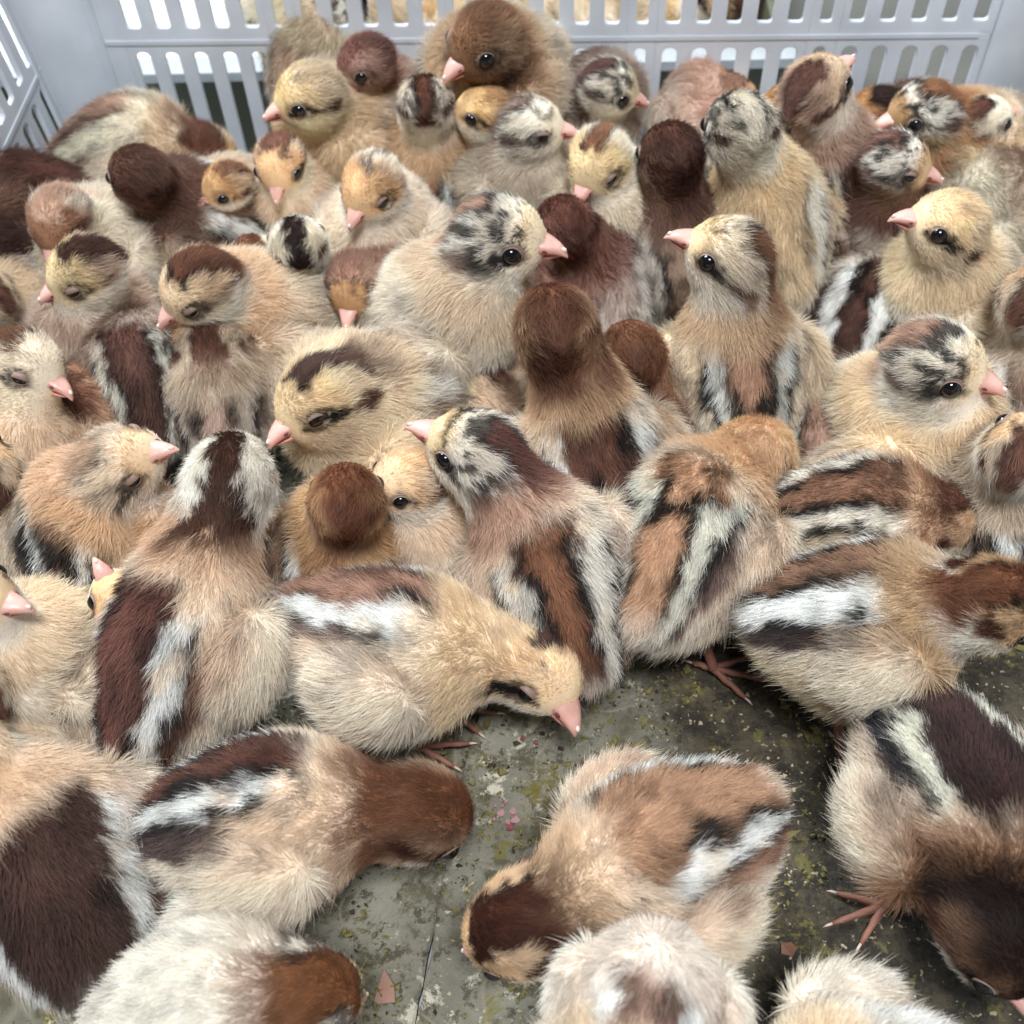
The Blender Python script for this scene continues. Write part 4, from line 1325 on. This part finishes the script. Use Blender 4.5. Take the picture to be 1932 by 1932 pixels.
chick('big buff chick seen from behind with a cream and black mottled head, upper right', (1450, 440, 98), (1392, 240), (120, -0.85),
      'specks', 1.16, base=lin(240, 214, 170), neck=lin(236, 206, 160), dors=lin(236, 208, 164), w1=0.9, strip=0.8, edge=0.6, face=lin(222, 206, 176), crown=lin(220, 210, 190), crw=0.5, cfront=0.3, cedge=1.6, stripe=lin(236, 234, 222),
      flank=lin(160, 130, 118), fw=0.3, nape=0.5, zb=5.8, n=16000, L=5.0, bp=30, wing=lin(240, 220, 184))
chick('pinkish brown chick directly behind the big buff one', (1330, 230, 100), (1385, 190, 0), (60, -0.8), 'cream', 0.9, base=lin(226, 196, 172), neck=lin(206, 166, 144), zb=5.6, n=9000, crown=RUST)
chick('chick facing left with dark cheeks and a whitish neck, upper right', (1520, 290, 110), (1487, 212), (168, 0.05),
      'specks', 1.0, face=lin(160, 116, 72), crown=lin(124, 82, 68), crw=0.4, cfront=0.3, neck=lin(176, 150, 120), base=lin(206, 186, 158), zb=5.8, n=11000, spk=1.2, cheek=lin(190, 176, 150))
chick('chick with a long reddish back stripe and raised head at the back wall, upper right', (1580, 365, 100), (1540, 165), (42, -0.05),
      'buff', 1.1, dors=lin(156, 116, 100), w1=0.65, edge=1.4, stripe=lin(228, 218, 200), sw=0.5, flank=lin(70, 56, 52), fw=0.3, crown=lin(134, 96, 84), neck=lin(190, 156, 134), face=lin(214, 184, 150), cheek=lin(230, 216, 200),
      zb=5.8, n=14000, L=5.2, bp=35, nape=1.0)
chick('small dark-naped chick facing left at the back wall, right side', (1700, 250, 0), (1645, 212), (180, -0.1), 'dark', 0.9, base=lin(170, 124, 86), face=lin(176, 128, 84), crown=lin(56, 40, 34), crw=0.6, cfront=0.2, zb=5.4, n=9000)
chick('chick with an orange-brown crown and black-lined face turned left, at the right back', (1795, 275, 320), (1735, 210), (196, 0.0),
      'specks', 1.04, face=lin(170, 134, 92), crown=lin(164, 116, 80), crw=0.5, cfront=0.2, base=lin(222, 186, 142), neck=lin(196, 150, 106), cheek=lin(180, 160, 124), spk=1.2, strip=0.1, zb=6.0, n=12000)
chick('chick with a brown cap in the right back corner', (1885, 290, 100), (1855, 228), (20, -0.1), 'buff', 0.9, crown=lin(120, 82, 70), face=lin(226, 214, 186), base=lin(220, 204, 176), neck=lin(214, 200, 174), zb=5.6, n=9000)
chick('dark mottled chick dozing with its beak right, right side', (1640, 410, 285), (1692, 305), (-22, 0.12),
      'speck', 1.02, eye='half', base=lin(112, 80, 66), neck=lin(104, 72, 60), belly=lin(110, 84, 70), wing=lin(110, 80, 66), crown=lin(160, 118, 104), face=lin(206, 166, 120), cheek=lin(112, 82, 68), spk=1.3, zb=5.4, n=13000)
chick('buff chick with a bold black eye stripe behind the dozing one, right side', (1870, 330, 0), (1818, 300, 0.6), (-28, -0.1),
      'buff', 0.95, face=lin(220, 194, 150), base=lin(214, 192, 156), neck=lin(216, 188, 148), eyest=1.4, crown=lin(206, 170, 120), zb=5.4, n=10000, cedge=0.2, nape=0)
chick('pale grey striped chick along the right edge above the cream one', (1875, 375, 200), (1960, 330, 0), (10, -0.3), 'grey', 1.04, base=lin(206, 196, 170), dors=lin(186, 172, 146), w1=0.7, edge=0.9, stripe=lin(224, 228, 216), wing=lin(196, 184, 156), zb=5.0, n=12000)
chick('small orange-faced chick peering out below the corner chick, upper left', (470, 380, 180), (428, 352), (215, 0.2), 'buff', 0.85, face=lin(206, 158, 104), crown=lin(140, 100, 76), base=lin(206, 188, 158), neck=lin(196, 168, 136), strip=0.2, zb=5.0, n=9000)
# chicks in the neighbouring tray, seen only through the slots
rt = np.random.default_rng(8)
for i, (x, y) in enumerate([(-1, 56), (5, 58), (10, 56), (-6, 60), (2, 64), (9, 65), (-13, 63), (13.5, 60)]):
    yaw = rt.uniform(0, 360)
    yr = math.radians(yaw)
    chick('yellowish tan chick in the low tray seen through the slots behind', (0, 0, yaw), None, (rt.uniform(0, 360), 0.0), 'cream', 1.0, n=3200, far=True,
          group='chicks in the tray behind', Bc=(x, y, 3.6), Hc=(x + 2.6 * math.cos(yr), y + 2.6 * math.sin(yr), 6.0), base=lin(206, 176, 122), neck=lin(196, 160, 110), wing=lin(196, 168, 120), belly=lin(206, 180, 140))
print('TOTAL hairs', TOTAL)
